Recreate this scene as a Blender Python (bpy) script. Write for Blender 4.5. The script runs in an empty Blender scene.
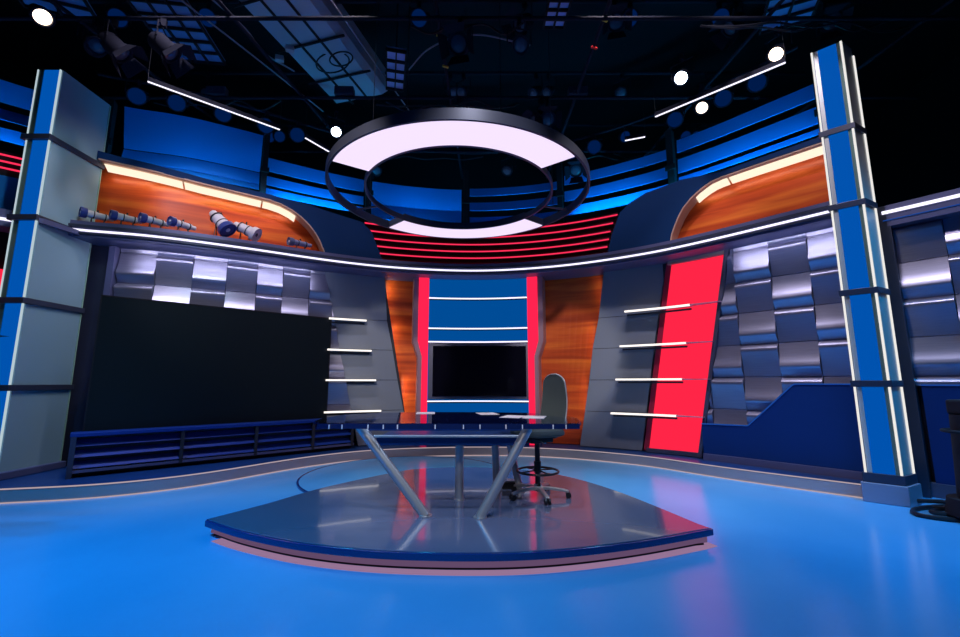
import bpy, bmesh, math, random
from mathutils import Vector, Matrix
random.seed(7)
PI = math.pi
sc = bpy.context.scene
COL = sc.collection

# ------------------------------------------------------------------ plan curves
def catmull(P, n=24):
    out = []
    for i in range(1, len(P)-2):
        for k in range(n):
            t = k/n; a, b, c, d = P[i-1:i+3]
            out.append(tuple(.5*(2*b[j]+(c[j]-a[j])*t+(2*a[j]-5*b[j]+4*c[j]-d[j])*t*t+(3*b[j]-a[j]-3*c[j]+d[j])*t**3) for j in (0, 1)))
    out.append(P[-2])
    return out

class Curve:
    """a plan curve measured in metres along its length, u = 0 where x = 0"""
    def __init__(s, P):
        s.p = catmull(P)
        for _ in range(60):
            q = s.p
            s.p = [q[0]]+[((q[i-1][0]+2*q[i][0]+q[i+1][0])/4, (q[i-1][1]+2*q[i][1]+q[i+1][1])/4) for i in range(1, len(q)-1)]+[q[-1]]
        L = [0]
        for a, b in zip(s.p, s.p[1:]): L.append(L[-1]+math.dist(a, b))
        i = min(range(len(s.p)), key=lambda i: abs(s.p[i][0]))
        s.L = [l-L[i] for l in L]
        s.n = []
        for i in range(len(s.p)):
            a = s.p[max(0, i-4)]; b = s.p[min(len(s.p)-1, i+4)]
            dx, dy = b[0]-a[0], b[1]-a[1]; l = math.hypot(dx, dy); s.n.append((-dy/l, dx/l))
    def at(s, u, d=0):
        L = s.L
        u = max(L[0], min(L[-1]-1e-6, u))
        lo, hi = 0, len(L)-1
        while hi-lo > 1:
            m = (lo+hi)//2
            if L[m] <= u: lo = m
            else: hi = m
        t = (u-L[lo])/(L[hi]-L[lo])
        f = lambda A: [A[lo][j]*(1-t)+A[hi][j]*t for j in (0, 1)]
        p, n = f(s.p), f(s.n); l = math.hypot(*n)
        return p[0]+n[0]/l*d, p[1]+n[1]/l*d
    def ang(s, u):
        a, b = s.at(u-.05), s.at(u+.05)
        return math.atan2(b[1]-a[1], b[0]-a[0])

MAIN = Curve([(-7.6, 3.6), (-7.0, 4.1), (-6.5, 4.6), (-5.98, 5.06), (-5.45, 5.44), (-4.58, 5.70), (-3.53, 6.27), (-2.52, 6.91), (-1.43, 7.38), (0, 7.58), (1.41, 7.25), (2.57, 6.57), (3.2, 5.98), (3.7, 5.41), (4.2, 4.82), (4.9, 3.95), (5.6, 3.1)])
WING = Curve([(4.3, 5.6), (4.6, 5.2), (4.86, 4.92), (5.26, 4.40), (5.6, 3.9), (5.9, 3.4), (6.1, 3.0), (6.2, 2.6)])
RISER = Curve([(-7.3, 3.9), (-6.6, 4.2), (-5.6, 4.5), (-4.93, 4.67), (-4.15, 4.88), (-3.41, 5.42), (-2.65, 6.52), (-1.67, 7.3), (0, 7.6), (1.35, 7.36), (2.45, 6.7), (3.0, 6.05), (3.5, 5.5), (4.18, 4.85), (4.55, 4.45), (4.9, 4.1)])

# ------------------------------------------------------------------ materials
MATS = {}
def mat(name, col=(.5, .5, .5), rough=.5, metal=0., emit=None, strength=0., trans=0., spec=.5, coat=0., ior=1.45):
    if name in MATS: return MATS[name]
    m = bpy.data.materials.new(name); m.use_nodes = True
    b = m.node_tree.nodes['Principled BSDF']
    b.inputs['Base Color'].default_value = (*col, 1)
    b.inputs['Roughness'].default_value = rough
    b.inputs['Metallic'].default_value = metal
    b.inputs['Specular IOR Level'].default_value = spec
    b.inputs['Transmission Weight'].default_value = trans
    b.inputs['Coat Weight'].default_value = coat
    b.inputs['IOR'].default_value = ior
    if emit:
        b.inputs['Emission Color'].default_value = (*emit, 1)
        b.inputs['Emission Strength'].default_value = strength
    MATS[name] = m
    return m

def noise_bump(m, scale=(1, 1, 1), strength=.1, detail=4, nscale=20, coord='Object'):
    nt = m.node_tree; b = nt.nodes['Principled BSDF']
    tc = nt.nodes.new('ShaderNodeTexCoord'); mp = nt.nodes.new('ShaderNodeMapping'); mp.inputs['Scale'].default_value = scale
    n = nt.nodes.new('ShaderNodeTexNoise'); n.inputs['Scale'].default_value = nscale; n.inputs['Detail'].default_value = detail
    bp = nt.nodes.new('ShaderNodeBump'); bp.inputs['Strength'].default_value = strength; bp.inputs['Distance'].default_value = .01
    nt.links.new(tc.outputs[coord], mp.inputs[0]); nt.links.new(mp.outputs[0], n.inputs[0])
    nt.links.new(n.outputs[0], bp.inputs['Height']); nt.links.new(bp.outputs[0], b.inputs['Normal'])
    return n

def ramp_color(m, stops, scale=(1, 1, 1), nscale=3, detail=6, coord='UV', distortion=0., rough=None):
    nt = m.node_tree; b = nt.nodes['Principled BSDF']
    tc = nt.nodes.new('ShaderNodeTexCoord'); mp = nt.nodes.new('ShaderNodeMapping'); mp.inputs['Scale'].default_value = scale
    n = nt.nodes.new('ShaderNodeTexNoise'); n.inputs['Scale'].default_value = nscale; n.inputs['Detail'].default_value = detail
    n.inputs['Distortion'].default_value = distortion
    r = nt.nodes.new('ShaderNodeValToRGB')
    while len(r.color_ramp.elements) < len(stops): r.color_ramp.elements.new(.5)
    for e, (p, c) in zip(r.color_ramp.elements, stops): e.position = p; e.color = (*c, 1)
    nt.links.new(tc.outputs[coord], mp.inputs[0]); nt.links.new(mp.outputs[0], n.inputs[0])
    nt.links.new(n.outputs[0], r.inputs[0]); nt.links.new(r.outputs[0], b.inputs['Base Color'])
    if rough:
        mr = nt.nodes.new('ShaderNodeMapRange'); mr.inputs['To Min'].default_value = rough[0]; mr.inputs['To Max'].default_value = rough[1]
        nt.links.new(n.outputs[0], mr.inputs[0]); nt.links.new(mr.outputs[0], b.inputs['Roughness'])

M_floor = mat('glossy_blue_floor_paint', (.1, .4, .8), .2, spec=.5)
ramp_color(M_floor, [(.35, (.085, .36, .66)), (.65, (.11, .40, .72))], nscale=.8, coord='Object', rough=(.17, .27))
M_black = mat('matte_black', (.012, .012, .018), .8)
M_room = mat('black_studio_drape', (.006, .007, .014), .95)
M_wood = mat('red_orange_wood', (.5, .12, .03), .35)
ramp_color(M_wood, [(.28, (.36, .035, .008)), (.5, (.62, .085, .014)), (.72, (.82, .19, .025))], scale=(.35, 4.5, 1), nscale=1.6, detail=7, distortion=.6)
M_tile = mat('brushed_steel', (.38, .39, .52), .38, .85)
ramp_color(M_tile, [(.3, (.31, .32, .45)), (.7, (.40, .41, .54))], scale=(1, 60, 1), nscale=3)
M_grey = mat('grey_slate_panel', (.20, .24, .30), .5, spec=.3)
M_joint = mat('dark_joint', (.02, .025, .04), .6)
M_navy = mat('navy_fascia', (.006, .035, .12), .6, spec=.1)
M_band = mat('slate_metal_band', (.05, .06, .10), .4, .3)
M_ledge = mat('lilac_grey_ledge', (.12, .13, .26), .4, .2)
M_deck = mat('dark_blue_deck', (.012, .05, .18), .3, spec=.3)
M_riser = mat('warm_grey_riser', (.55, .46, .46), .4, .3)
M_wains = mat('deep_blue_wainscot', (.006, .04, .2), .45, spec=.2)
M_console = mat('blue_console_slat', (.010, .045, .27), .35, spec=.3)
M_rim = mat('tan_wood_rim', (.55, .36, .26), .4)
M_soffit = mat('soffit_trim', (.45, .36, .30), .5)
M_slat = mat('blue_louvre_slat', (.01, .24, .75), .5, spec=.2)
M_screen = mat('dark_video_screen', (.009, .015, .018), .3, spec=.2)
M_tv = mat('black_tv_glass', (.004, .004, .010), .08)
M_bezel = mat('grey_bezel', (.12, .13, .2), .4, .5)
M_steel = mat('satin_steel', (.50, .50, .52), .38, .75)
M_chrome = mat('polished_metal', (.7, .68, .68), .18, 1.)
M_glass = bpy.data.materials.new('desk_glass'); M_glass.use_nodes = True
_n = M_glass.node_tree; _n.nodes.remove(_n.nodes['Principled BSDF'])
_t = _n.nodes.new('ShaderNodeBsdfTransparent'); _t.inputs[0].default_value = (.86, .92, 1, 1)
_g = _n.nodes.new('ShaderNodeBsdfGlossy'); _g.inputs['Roughness'].default_value = .04; _g.inputs[0].default_value = (.85, .88, 1, 1)
_f = _n.nodes.new('ShaderNodeFresnel'); _f.inputs[0].default_value = 1.4; _m = _n.nodes.new('ShaderNodeMixShader')
_n.links.new(_f.outputs[0], _m.inputs[0]); _n.links.new(_t.outputs[0], _m.inputs[1]); _n.links.new(_g.outputs[0], _m.inputs[2])
_n.links.new(_m.outputs[0], _n.nodes['Material Output'].inputs[0])
M_edge = mat('blue_glass_edge', (.008, .02, .09), .15, spec=.8)
M_plat = mat('glossy_dark_grey_platform', (.11, .13, .21), .13, spec=1., coat=.35)
M_platedge = mat('dark_blue_platform_edge', (.006, .035, .16), .15, spec=.7)
M_duct = mat('galvanised_duct', (.42, .42, .52), .5, .2)
M_frost = mat('frosted_acrylic', (.27, .42, .49), .5, spec=.3)
M_revealed = mat('pale_reveal', (.55, .58, .58), .4, .3)
M_fabric = mat('grey_green_upholstery', (.075, .095, .09), .85)
M_blackplastic = mat('black_plastic', (.012, .012, .016), .4)
M_paper = mat('white_paper', (.8, .78, .85), .6)
M_white = mat('white_camera_paint', (.62, .60, .66), .35)
M_bluecap = mat('dark_blue_lens_cap', (.03, .05, .22), .3)
M_cable = mat('black_cable', (.01, .012, .02), .45)
M_equip = mat('lighting_body', (.016, .018, .032), .7, 0, spec=.12)
M_equip2 = mat('grey_equipment', (.04, .05, .09), .6, .1)
M_yellow = mat('yellow_tag', (.6, .42, .05), .5)
M_redtag = mat('red_tag', (.6, .03, .03), .5)
noise_bump(M_fabric, nscale=300, strength=.3)

def led(name, col, s): return mat(name, (.0, .0, .0), .8, emit=col, strength=s, spec=.02)
L_white = led('led_cool_white', (.86, .82, 1.0), 1.5)
L_shelf = led('led_neutral_white', (1., .93, .86), 1.4)
L_edge = led('led_edge_white', (.62, .78, .85), .75)
L_edge2 = led('led_edge_bright', (.92, .90, .86), .95)
L_warm = led('soffit_lamp', (1., .84, .64), 1.15)
L_red = led('red_tube', (1., .03, .10), 1.1)
L_redpanel = led('red_light_panel', (1., .018, .06), 1.05)
L_redstrip = led('red_light_strip', (1., .015, .07), 1.15)
L_blue = led('blue_light_panel', (.0, .085, .36), .85)
L_colblue = led('blue_column_panel', (.0, .10, .50), .85)
L_ring = led('ring_light_panel', (.86, .72, 1.), 1.1)
L_lilac = led('lilac_platform_strip', (.40, .22, .46), .3)
L_riser = led('riser_cove_light', (.85, .65, .68), .55)
L_spotw = led('lit_spot_lens', (.7, .85, 1.), 14.)
L_spotwarm = led('lit_warm_lens', (1., .78, .6), 5.)
L_spotblue = led('blue_lens_glow', (.0, .045, .30), .22)
L_dimlens = mat('dim_lens_glass', (.08, .09, .14), .15)
L_glow = led('blue_edge_glow', (.02, .12, .6), .5)

# ------------------------------------------------------------------ object helpers
def rootloc(p):
    while p.parent: p = p.parent
    return p.location.copy()
def obj(name, bm, m, parent=None, smooth=False, bevel=0.):
    me = bpy.data.meshes.new(name)
    bmesh.ops.recalc_face_normals(bm, faces=bm.faces)
    if parent: bmesh.ops.translate(bm, verts=bm.verts, vec=-rootloc(parent))
    if smooth:
        for f in bm.faces: f.smooth = True
        for e in bm.edges:
            if len(e.link_faces) == 2 and e.calc_face_angle() > .7: e.smooth = False
    bm.to_mesh(me); bm.free()
    me.materials.append(m)
    o = bpy.data.objects.new(name, me); COL.objects.link(o)
    if parent: o.parent = parent
    if bevel:
        md = o.modifiers.new('bevel', 'BEVEL'); md.width = bevel; md.segments = 2; md.limit_method = 'ANGLE'
    return o
def thing(name, label, cat, loc=(0, 0, 0), group=None):
    o = bpy.data.objects.new(name, None); COL.objects.link(o); o.location = loc
    o.empty_display_size = .1
    o['label'] = label; o['category'] = cat
    if group: o['group'] = group
    return o
def tag(o, label, cat, group=None):
    o['label'] = label; o['category'] = cat
    if group: o['group'] = group
    return o
def struct(name, bm, m, **k):
    o = obj(name, bm, m, **k); o['kind'] = 'structure'; return o
def dup(root, loc, rz, label, group=None):
    r = root.copy(); COL.objects.link(r); r.location = loc; r.rotation_euler = (0, 0, rz); r['label'] = label
    if group: r['group'] = group
    for ch in list(root.children):
        c = ch.copy(); COL.objects.link(c); c.parent = r
        for g in ch.children:
            d = g.copy(); COL.objects.link(d); d.parent = c
    return r

# ------------------------------------------------------------------ mesh helpers
def NB(): return bmesh.new()
def box(bm, c, s, rz=0, R=None):
    M = Matrix.Translation(c) @ (R.to_4x4() if R else Matrix.Rotation(rz, 4, 'Z')) @ Matrix.Diagonal((s[0], s[1], s[2], 1))
    bmesh.ops.create_cube(bm, size=1, matrix=M); return bm
def prism(bm, pts, z0, z1):
    lo = [bm.verts.new((x, y, z0)) for x, y in pts]; hi = [bm.verts.new((x, y, z1)) for x, y in pts]
    n = len(pts)
    bm.faces.new(lo[::-1]); bm.faces.new(hi)
    for i in range(n): bm.faces.new((lo[i], lo[(i+1) % n], hi[(i+1) % n], hi[i]))
    return bm
def tube(bm, a, b, r, r2=None, n=16):
    a = Vector(a); b = Vector(b); d = b-a; q = d.to_track_quat('Z', 'Y').to_matrix().to_4x4()
    bmesh.ops.create_cone(bm, cap_ends=True, segments=n, radius1=r, radius2=r if r2 is None else r2, depth=d.length, matrix=Matrix.Translation((a+b)/2) @ q)
    return bm
def lathe(bm, prof, a, axis, n=24):
    """profile of (radius, distance) along an axis from a"""
    q = Vector(axis).normalized().to_track_quat('Z', 'Y').to_matrix(); a = Vector(a)
    rings = []
    for r, h in prof:
        rings.append([bm.verts.new(a+q @ Vector((r*math.cos(2*PI*i/n), r*math.sin(2*PI*i/n), h))) for i in range(n)])
    for A, B in zip(rings, rings[1:]):
        for i in range(n): bm.faces.new((A[i], A[(i+1) % n], B[(i+1) % n], B[i]))
    bm.faces.new(rings[0][::-1]); bm.faces.new(rings[-1])
    return bm
def torus(bm, c, R, r, n=48, m=8, a0=0, a1=2*PI):
    full = abs(a1-a0-2*PI) < 1e-6; rings = []
    for i in range(n if full else n+1):
        a = a0+(a1-a0)*i/n
        rings.append([bm.verts.new((c[0]+(R+r*math.cos(2*PI*j/m))*math.cos(a), c[1]+(R+r*math.cos(2*PI*j/m))*math.sin(a), c[2]+r*math.sin(2*PI*j/m))) for j in range(m)])
    k = len(rings)
    for i in range(k if full else k-1):
        A, B = rings[i], rings[(i+1) % k]
        for j in range(m): bm.faces.new((A[j], A[(j+1) % m], B[(j+1) % m], B[j]))
    if not full: bm.faces.new(rings[0]); bm.faces.new(rings[-1])
    return bm
def ringsec(bm, c, r0, r1, z0, z1, a0=0, a1=2*PI, n=96):
    full = abs(a1-a0-2*PI) < 1e-6; R = []
    for i in range(n if full else n+1):
        a = a0+(a1-a0)*i/n; ca, sa = math.cos(a), math.sin(a)
        R.append([bm.verts.new((c[0]+r*ca, c[1]+r*sa, z)) for r, z in ((r0, z0), (r1, z0), (r1, z1), (r0, z1))])
    k = len(R)
    for i in range(k if full else k-1):
        A, B = R[i], R[(i+1) % k]
        for j in range(4): bm.faces.new((A[j], A[(j+1) % 4], B[(j+1) % 4], B[j]))
    if not full: bm.faces.new(R[0]); bm.faces.new(R[-1])
    return bm
def sweep(bm, pts, r, n=8):
    pts = [Vector(p) for p in pts]; rings = []
    for i, p in enumerate(pts):
        d = (pts[min(i+1, len(pts)-1)]-pts[max(i-1, 0)]).normalized()
        q = d.to_track_quat('Z', 'Y').to_matrix()
        rings.append([bm.verts.new(p+q @ Vector((r*math.cos(2*PI*j/n), r*math.sin(2*PI*j/n), 0))) for j in range(n)])
    for A, B in zip(rings, rings[1:]):
        for j in range(n): bm.faces.new((A[j], A[(j+1) % n], B[(j+1) % n], B[j]))
    bm.faces.new(rings[0]); bm.faces.new(rings[-1])
    return bm
def smooth_path(P, n=8):
    P = [Vector(p) for p in P]; P = [2*P[0]-P[1]]+P+[2*P[-1]-P[-2]]; out = []
    for i in range(1, len(P)-2):
        for k in range(n):
            t = k/n; a, b, c, d = P[i-1:i+3]
            out.append(.5*(2*b+(c-a)*t+(2*a-5*b+4*c-d)*t*t+(3*b-a-3*c+d)*t**3))
    out.append(P[-2]); return out

def grid_slab(bm, cv, F, nu, nz):
    """F(i/nu, j/nz) -> (u, z, dfront, dback); a closed curved slab with UVs in metres"""
    uvl = bm.loops.layers.uv.verify()
    def mk(which):
        G = []
        for i in range(nu+1):
            row = []
            for j in range(nz+1):
                u, z, df, db = F(i/nu, j/nz); x, y = cv.at(u, df if which else db)
                row.append((bm.verts.new((x, y, z)), u, z))
            G.append(row)
        return G
    A, B = mk(1), mk(0)
    def face(vs):
        try: f = bm.faces.new([v[0] for v in vs])
        except ValueError: return
        for l, v in zip(f.loops, vs): l[uvl].uv = (v[1], v[2])
    for i in range(nu):
        for j in range(nz):
            face((A[i][j], A[i+1][j], A[i+1][j+1], A[i][j+1])); face((B[i][j], B[i][j+1], B[i+1][j+1], B[i+1][j]))
        face((A[i][0], B[i][0], B[i+1][0], A[i+1][0])); face((A[i][nz], A[i+1][nz], B[i+1][nz], B[i][nz]))
    for j in range(nz):
        face((A[0][j], A[0][j+1], B[0][j+1], B[0][j])); face((A[nu][j], B[nu][j], B[nu][j+1], A[nu][j+1]))
    return bm
def patch(bm, bl, br, tr, tl, df, db, cv=None, dft=None, dbt=None):
    """slab on the curved wall with four (u, z) corners"""
    cv = cv or MAIN
    dft = df if dft is None else dft; dbt = db if dbt is None else dbt
    w = max(abs(br[0]-bl[0]), abs(tr[0]-tl[0])); nu = max(1, int(w/.1))
    def F(s, t):
        b = (bl[0]+(br[0]-bl[0])*s, bl[1]+(br[1]-bl[1])*s); a = (tl[0]+(tr[0]-tl[0])*s, tl[1]+(tr[1]-tl[1])*s)
        return b[0]+(a[0]-b[0])*t, b[1]+(a[1]-b[1])*t, df+(dft-df)*t, db+(dbt-db)*t
    return grid_slab(bm, cv, F, nu, 1)
def rect(bm, u0, u1, z0, z1, df, db, cv=None, **k):
    return patch(bm, (u0, z0), (u1, z0), (u1, z1), (u0, z1), df, db, cv, **k)
def band(bm, u0, u1, zlo, zhi, df, db, cv=None, n=None):
    cv = cv or MAIN; n = n or max(2, int((u1-u0)/.06))
    def F(s, t):
        u = u0+(u1-u0)*s; a, b = zlo(u), zhi(u); return u, a+(b-a)*t, df, db
    return grid_slab(bm, cv, F, n, 1)
def interp(pts):
    def f(u):
        if u <= pts[0][0]: return pts[0][1]
        for (a, x), (b, y) in zip(pts, pts[1:]):
            if u <= b: return x+(y-x)*(u-a)/(b-a)
        return pts[-1][1]
    return f
def ribbon(bm, path, df, db, th, cv=None):
    """strip following (u, z) path across the wall depth df..db with thickness th"""
    cv = cv or MAIN; R = []
    for i, (u, z) in enumerate(path):
        a = path[max(0, i-1)]; b = path[min(len(path)-1, i+1)]
        du, dz = b[0]-a[0], b[1]-a[1]; l = math.hypot(du, dz) or 1; nu, nz = -dz/l*th, du/l*th
        r = []
        for (uu, zz, d) in ((u, z, df), (u+nu, z+nz, df), (u+nu, z+nz, db), (u, z, db)):
            x, y = cv.at(uu, d); r.append(bm.verts.new((x, y, zz)))
        R.append(r)
    for A, B in zip(R, R[1:]):
        for j in range(4): bm.faces.new((A[j], A[(j+1) % 4], B[(j+1) % 4], B[j]))
    bm.faces.new(R[0]); bm.faces.new(R[-1])
    return bm

# ================================================================== ROOM
struct('floor', box(NB(), (0, 3, -.05), (20, 16, .1)), M_floor)
struct('ceiling', box(NB(), (0, 3, 8.05), (20, 16, .1)), M_room)
struct('wall_back', box(NB(), (0, 11.05, 4), (20, .1, 8)), M_room)
struct('wall_left', box(NB(), (-10.05, 3, 4), (.1, 16, 8)), M_room)
struct('wall_right', box(NB(), (10.05, 3, 4), (.1, 16, 8)), M_room)
struct('wall_front', box(NB(), (0, -5.05, 4), (20, .1, 8)), M_room)

# raised deck under the set wall, with its lit riser
ZD = .15
bm = NB(); us = [RISER.L[0]+.2+(RISER.L[-1]-.25-RISER.L[0]-.2)*i/120 for i in range(121)]
pts = [RISER.at(u, .02) for u in us]
prism(bm, pts+[(5.3, 6.0), (4.2, 9.2), (-4.2, 9.2), (-7.6, 6.4)], .0, ZD)
struct('trim_1', bm, M_deck)
bm = NB(); rect(bm, RISER.L[0]+.25, RISER.L[-1]-.42, .012, ZD-.012, 0, .03, RISER); struct('trim_2', bm, M_riser)
cove = thing('cove_light', 'thin glowing line along the foot and top of the curved step behind the platform', 'light strip', (0, 7.6, 0))
obj('lower_line', rect(NB(), RISER.L[0]+.25, RISER.L[-1]-.42, .001, .012, -.006, .03, RISER), L_riser, cove)
obj('upper_line', rect(NB(), RISER.L[0]+.25, RISER.L[-1]-.42, ZD-.012, ZD-.002, -.004, .03, RISER), L_riser, cove)

# ================================================================== LEDGE
U0, U1 = -5.97, 5.22
led_ = thing('curved_ledge', 'long curved lilac grey ledge sweeping across the set wall with a white light line', 'ledge', (0, 7.58, 3.2))
obj('shelf', rect(NB(), U0, U1, 3.18, 3.40, 0, .62), M_ledge, led_)
obj('top_lip', rect(NB(), U0, U1, 3.31, 3.345, -.02, .0), M_band, led_)
obj('light_line', rect(NB(), U0, U1, 3.256, 3.280, -.022, .0), L_white, led_)
obj('lower_lip', rect(NB(), U0, U1, 3.215, 3.24, -.02, .0), M_band, led_)
fl_ = thing('far_ledge', 'end piece of ledge with light line, left of the left column', 'ledge', (*MAIN.at(-7, 0), 3.2))
obj('shelf', rect(NB(), MAIN.L[0]+.1, -6.42, 3.18, 3.40, 0, .32), M_ledge, fl_)
obj('light_line', rect(NB(), MAIN.L[0]+.1, -6.42, 3.252, 3.284, -.022, .0), L_white, fl_)

def edge(ptz):
    f = interp(sorted([(z, u) for u, z in ptz])); return f
LE = edge([(-2.64, 3.2), (-2.42, 2.2), (-2.1, .7), (-1.98, .15)])
RR = edge([(3.89, 3.22), (3.63, 1.88), (3.31, .15)])
# ================================================================== TILE WALLS (bent steel tiles)
def tile_wall(name, label, cv, cols, ztop, zbot, dback, phase, lo=None, hi=None):
    bm = NB(); uvl = bm.loops.layers.uv.verify()
    CYC = .9
    for k, (a, b) in enumerate(zip(cols, cols[1:])):
        z0 = phase[k % len(phase)]
        zs = []
        seam = z0+2*CYC
        while seam > zbot-CYC:
            zs += [(seam, .0), (seam-.012, .012), (seam-.05, .075), (seam-.075, .085), (seam-.11, .075), (seam-.25, .03), (seam-.44, .012), (seam-.448, 0),
                   (seam-.452, .0), (seam-.46, .012), (seam-.60, .03), (seam-.70, .062), (seam-.75, .085), (seam-.775, .085), (seam-.80, .07), (seam-.85, .025), (seam-.89, .012)]
            seam -= CYC
        zz = [(z, p) for z, p in zs if zbot < z < ztop]
        zz = [(ztop, .02)]+zz+[(zbot, .02)]
        n = max(2, int((b-a)/.1)); g = .004
        G = []
        lim = lambda u, z: min(max(u, lo(z) if lo else -99), hi(z) if hi else 99)
        ok = lambda z: lim(b-g, z)-lim(a+g, z) > .004
        for i in range(n+1):
            G.append([])
            for z, p in zz:
                u = lim(a+g, z)+(lim(b-g, z)-lim(a+g, z))*i/n
                G[-1].append((bm.verts.new((*cv.at(u, dback-p), z)), u, z))
        for i in range(n):
            for j in range(len(zz)-1):
                if not (ok(zz[j][0]) or ok(zz[j+1][0])): continue
                vs = (G[i][j], G[i+1][j], G[i+1][j+1], G[i][j+1]); f = bm.faces.new([v[0] for v in vs])
                for l, v in zip(f.loops, vs): l[uvl].uv = (v[1], v[2])
        for gi in (0, n):
            bk = [bm.verts.new((*cv.at(G[gi][q][1], dback+.02), zz[q][0])) for q in range(len(zz))]
            for j in range(len(zz)-1):
              if ok(zz[j][0]) or ok(zz[j+1][0]): bm.faces.new((G[gi][j][0], G[gi][j+1][0], bk[j+1], bk[j]))
    o = obj(name, bm, M_tile, smooth=True)
    return tag(o, label, 'tile wall')
tile_wall('steel_tile_wall', 'wall of bent brushed steel tiles around the big dark screen at left', MAIN, [-5.58, -5.07, -4.56, -4.1, -3.66, -3.27, -2.86, -2.5, -2.1], 3.2, .3, .47, [3.12, 3.12, 2.67][1:][::-1], hi=lambda z: LE(z))
tile_wall('steel_tile_wall', 'wall of bent brushed steel tiles between the red panel and the tall right pillar', MAIN, [3.12, 3.55, 3.97, 4.41, 4.84, 5.25], 3.2, .3, .40, [2.67, 3.12], lo=lambda z: RR(z)+.06)
tile_wall('steel_tile_wall', 'piece of steel tile wall right of the tall pillar at the picture edge', WING, [.44, .86, 1.30, 1.75, 2.2], 3.12, 1.2, .2, [3.12, 2.67])

# backing flats (curved plywood behind the cladding)
struct('wall_set', rect(NB(), -5.8, 5.2, ZD, 3.3, .98, 1.05), M_navy)
bm = NB(); rect(bm, -5.9, -2.6, ZD, 3.17, .50, .56); rect(bm, 3.0, 5.2, ZD, 3.17, .43, .5); struct('wall_set_side', bm, M_joint)

ft = thing('slate_flat', 'narrow dark slate upright panel between the left column and the steel tiles', 'wall panel', (*MAIN.at(-5.7, .4), ZD))
obj('board', rect(NB(), -5.86, -5.66, ZD, 3.2, .40, .49), mat('slate_board', (.05, .055, .10), .35, .4), ft)
obj('edge_strip', rect(NB(), -5.66, -5.59, ZD, 3.2, .34, .49), M_ledge, ft)
# ================================================================== BIG SCREEN and CONSOLE
def flat_slab(bm, A, B, z0, z1, t0, t1):
    """upright slab along the chord A-B; t = distance in front of it (towards the studio)"""
    d = (Vector(B)-Vector(A)).normalized(); n = Vector((d.y, -d.x))
    P = [Vector(A)+n*t0, Vector(B)+n*t0, Vector(B)+n*t1, Vector(A)+n*t1]
    return prism(bm, [(p.x, p.y) for p in P], z0, z1)
A, B = Vector((-4.80, 5.30)), Vector((-2.58, 7.28))
dv = (B-A).normalized()
vw = thing('video_wall', 'large switched off dark video screen standing before the left steel tiles', 'screen', ((A.x+B.x)/2, (A.y+B.y)/2, .6))
bm = NB(); prism(bm, [tuple(A), tuple(B), tuple(B+Vector((-.09, .1))), tuple(A+Vector((-.09, .1)))], .66, 2.34); obj('screen_panel', bm, M_screen, vw)
bm = NB(); flat_slab(bm, A, B, 2.335, 2.350, -.1, .004); flat_slab(bm, A, B, .645, .662, -.1, .004)
flat_slab(bm, A-dv*.015, A, .645, 2.35, -.1, .004); flat_slab(bm, B, B+dv*.015, .645, 2.35, -.1, .004); obj('bezel', bm, M_blackplastic, vw)
bm = NB(); flat_slab(bm, A+dv*.3, B-dv*.3, ZD, .7, -.13, -.05); obj('support_frame', bm, M_band, vw)

A2, B2 = Vector((-4.74, 5.15)), Vector((-2.15, 7.42)); d2 = (B2-A2).normalized(); L2 = (B2-A2).length
cn = thing('louvred_console', 'long low blue console of horizontal slats beneath the big dark screen', 'console', ((A2.x+B2.x)/2, (A2.y+B2.y)/2, ZD))
obj('back_board', flat_slab(NB(), A2, B2, ZD, .60, -.12, -.06), M_joint, cn)
bm = NB(); flat_slab(bm, A2-d2*.06, B2, .615, .66, -.16, .06); obj('top', bm, M_console, cn, bevel=.006)
for k in range(3):
    z = .255+k*.125
    bm = NB(); d = d2; n = Vector((d.y, -d.x))
    lo = [A2+n*.03, B2+n*.03]; hi = [A2-n*.05, B2-n*.05]
    vs = [bm.verts.new((*lo[0], z)), bm.verts.new((*lo[1], z)), bm.verts.new((*hi[1], z+.075)), bm.verts.new((*hi[0], z+.075)),
          bm.verts.new((*(A2-n*.02), z-.012)), bm.verts.new((*(B2-n*.02), z-.012))]
    bm.faces.new((vs[0], vs[1], vs[2], vs[3])); bm.faces.new((vs[0], vs[4], vs[5], vs[1])); bm.faces.new((vs[3], vs[2], vs[5], vs[4])); bm.faces.new((vs[0], vs[3], vs[4])); bm.faces.new((vs[1], vs[5], vs[2]))
    obj('slat', bm, M_console, cn)
obj('bottom_rail', flat_slab(NB(), A2, B2, .205, .235, -.06, .045), M_ledge, cn)
obj('end_panel', flat_slab(NB(), A2-d2*.05, A2, ZD, .62, -.16, .06), M_band, cn)
for k in range(4):
    p = A2+d2*(L2*(.30+.0)+0) if k == 0 else A2+d2*(L2*[.30, .56, .80, .99][k])
    obj('divider', flat_slab(NB(), p-d2*.02, p+d2*.02, .2, .62, -.05, .05), M_joint, cn)

# ================================================================== GREY PANELS WITH LIT SHELVES
rows_z = [.16, .755, 1.29, 1.83, 2.37, 3.2]
def edge(ptz):
    f = interp(sorted([(z, u) for u, z in ptz])); return f
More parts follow.
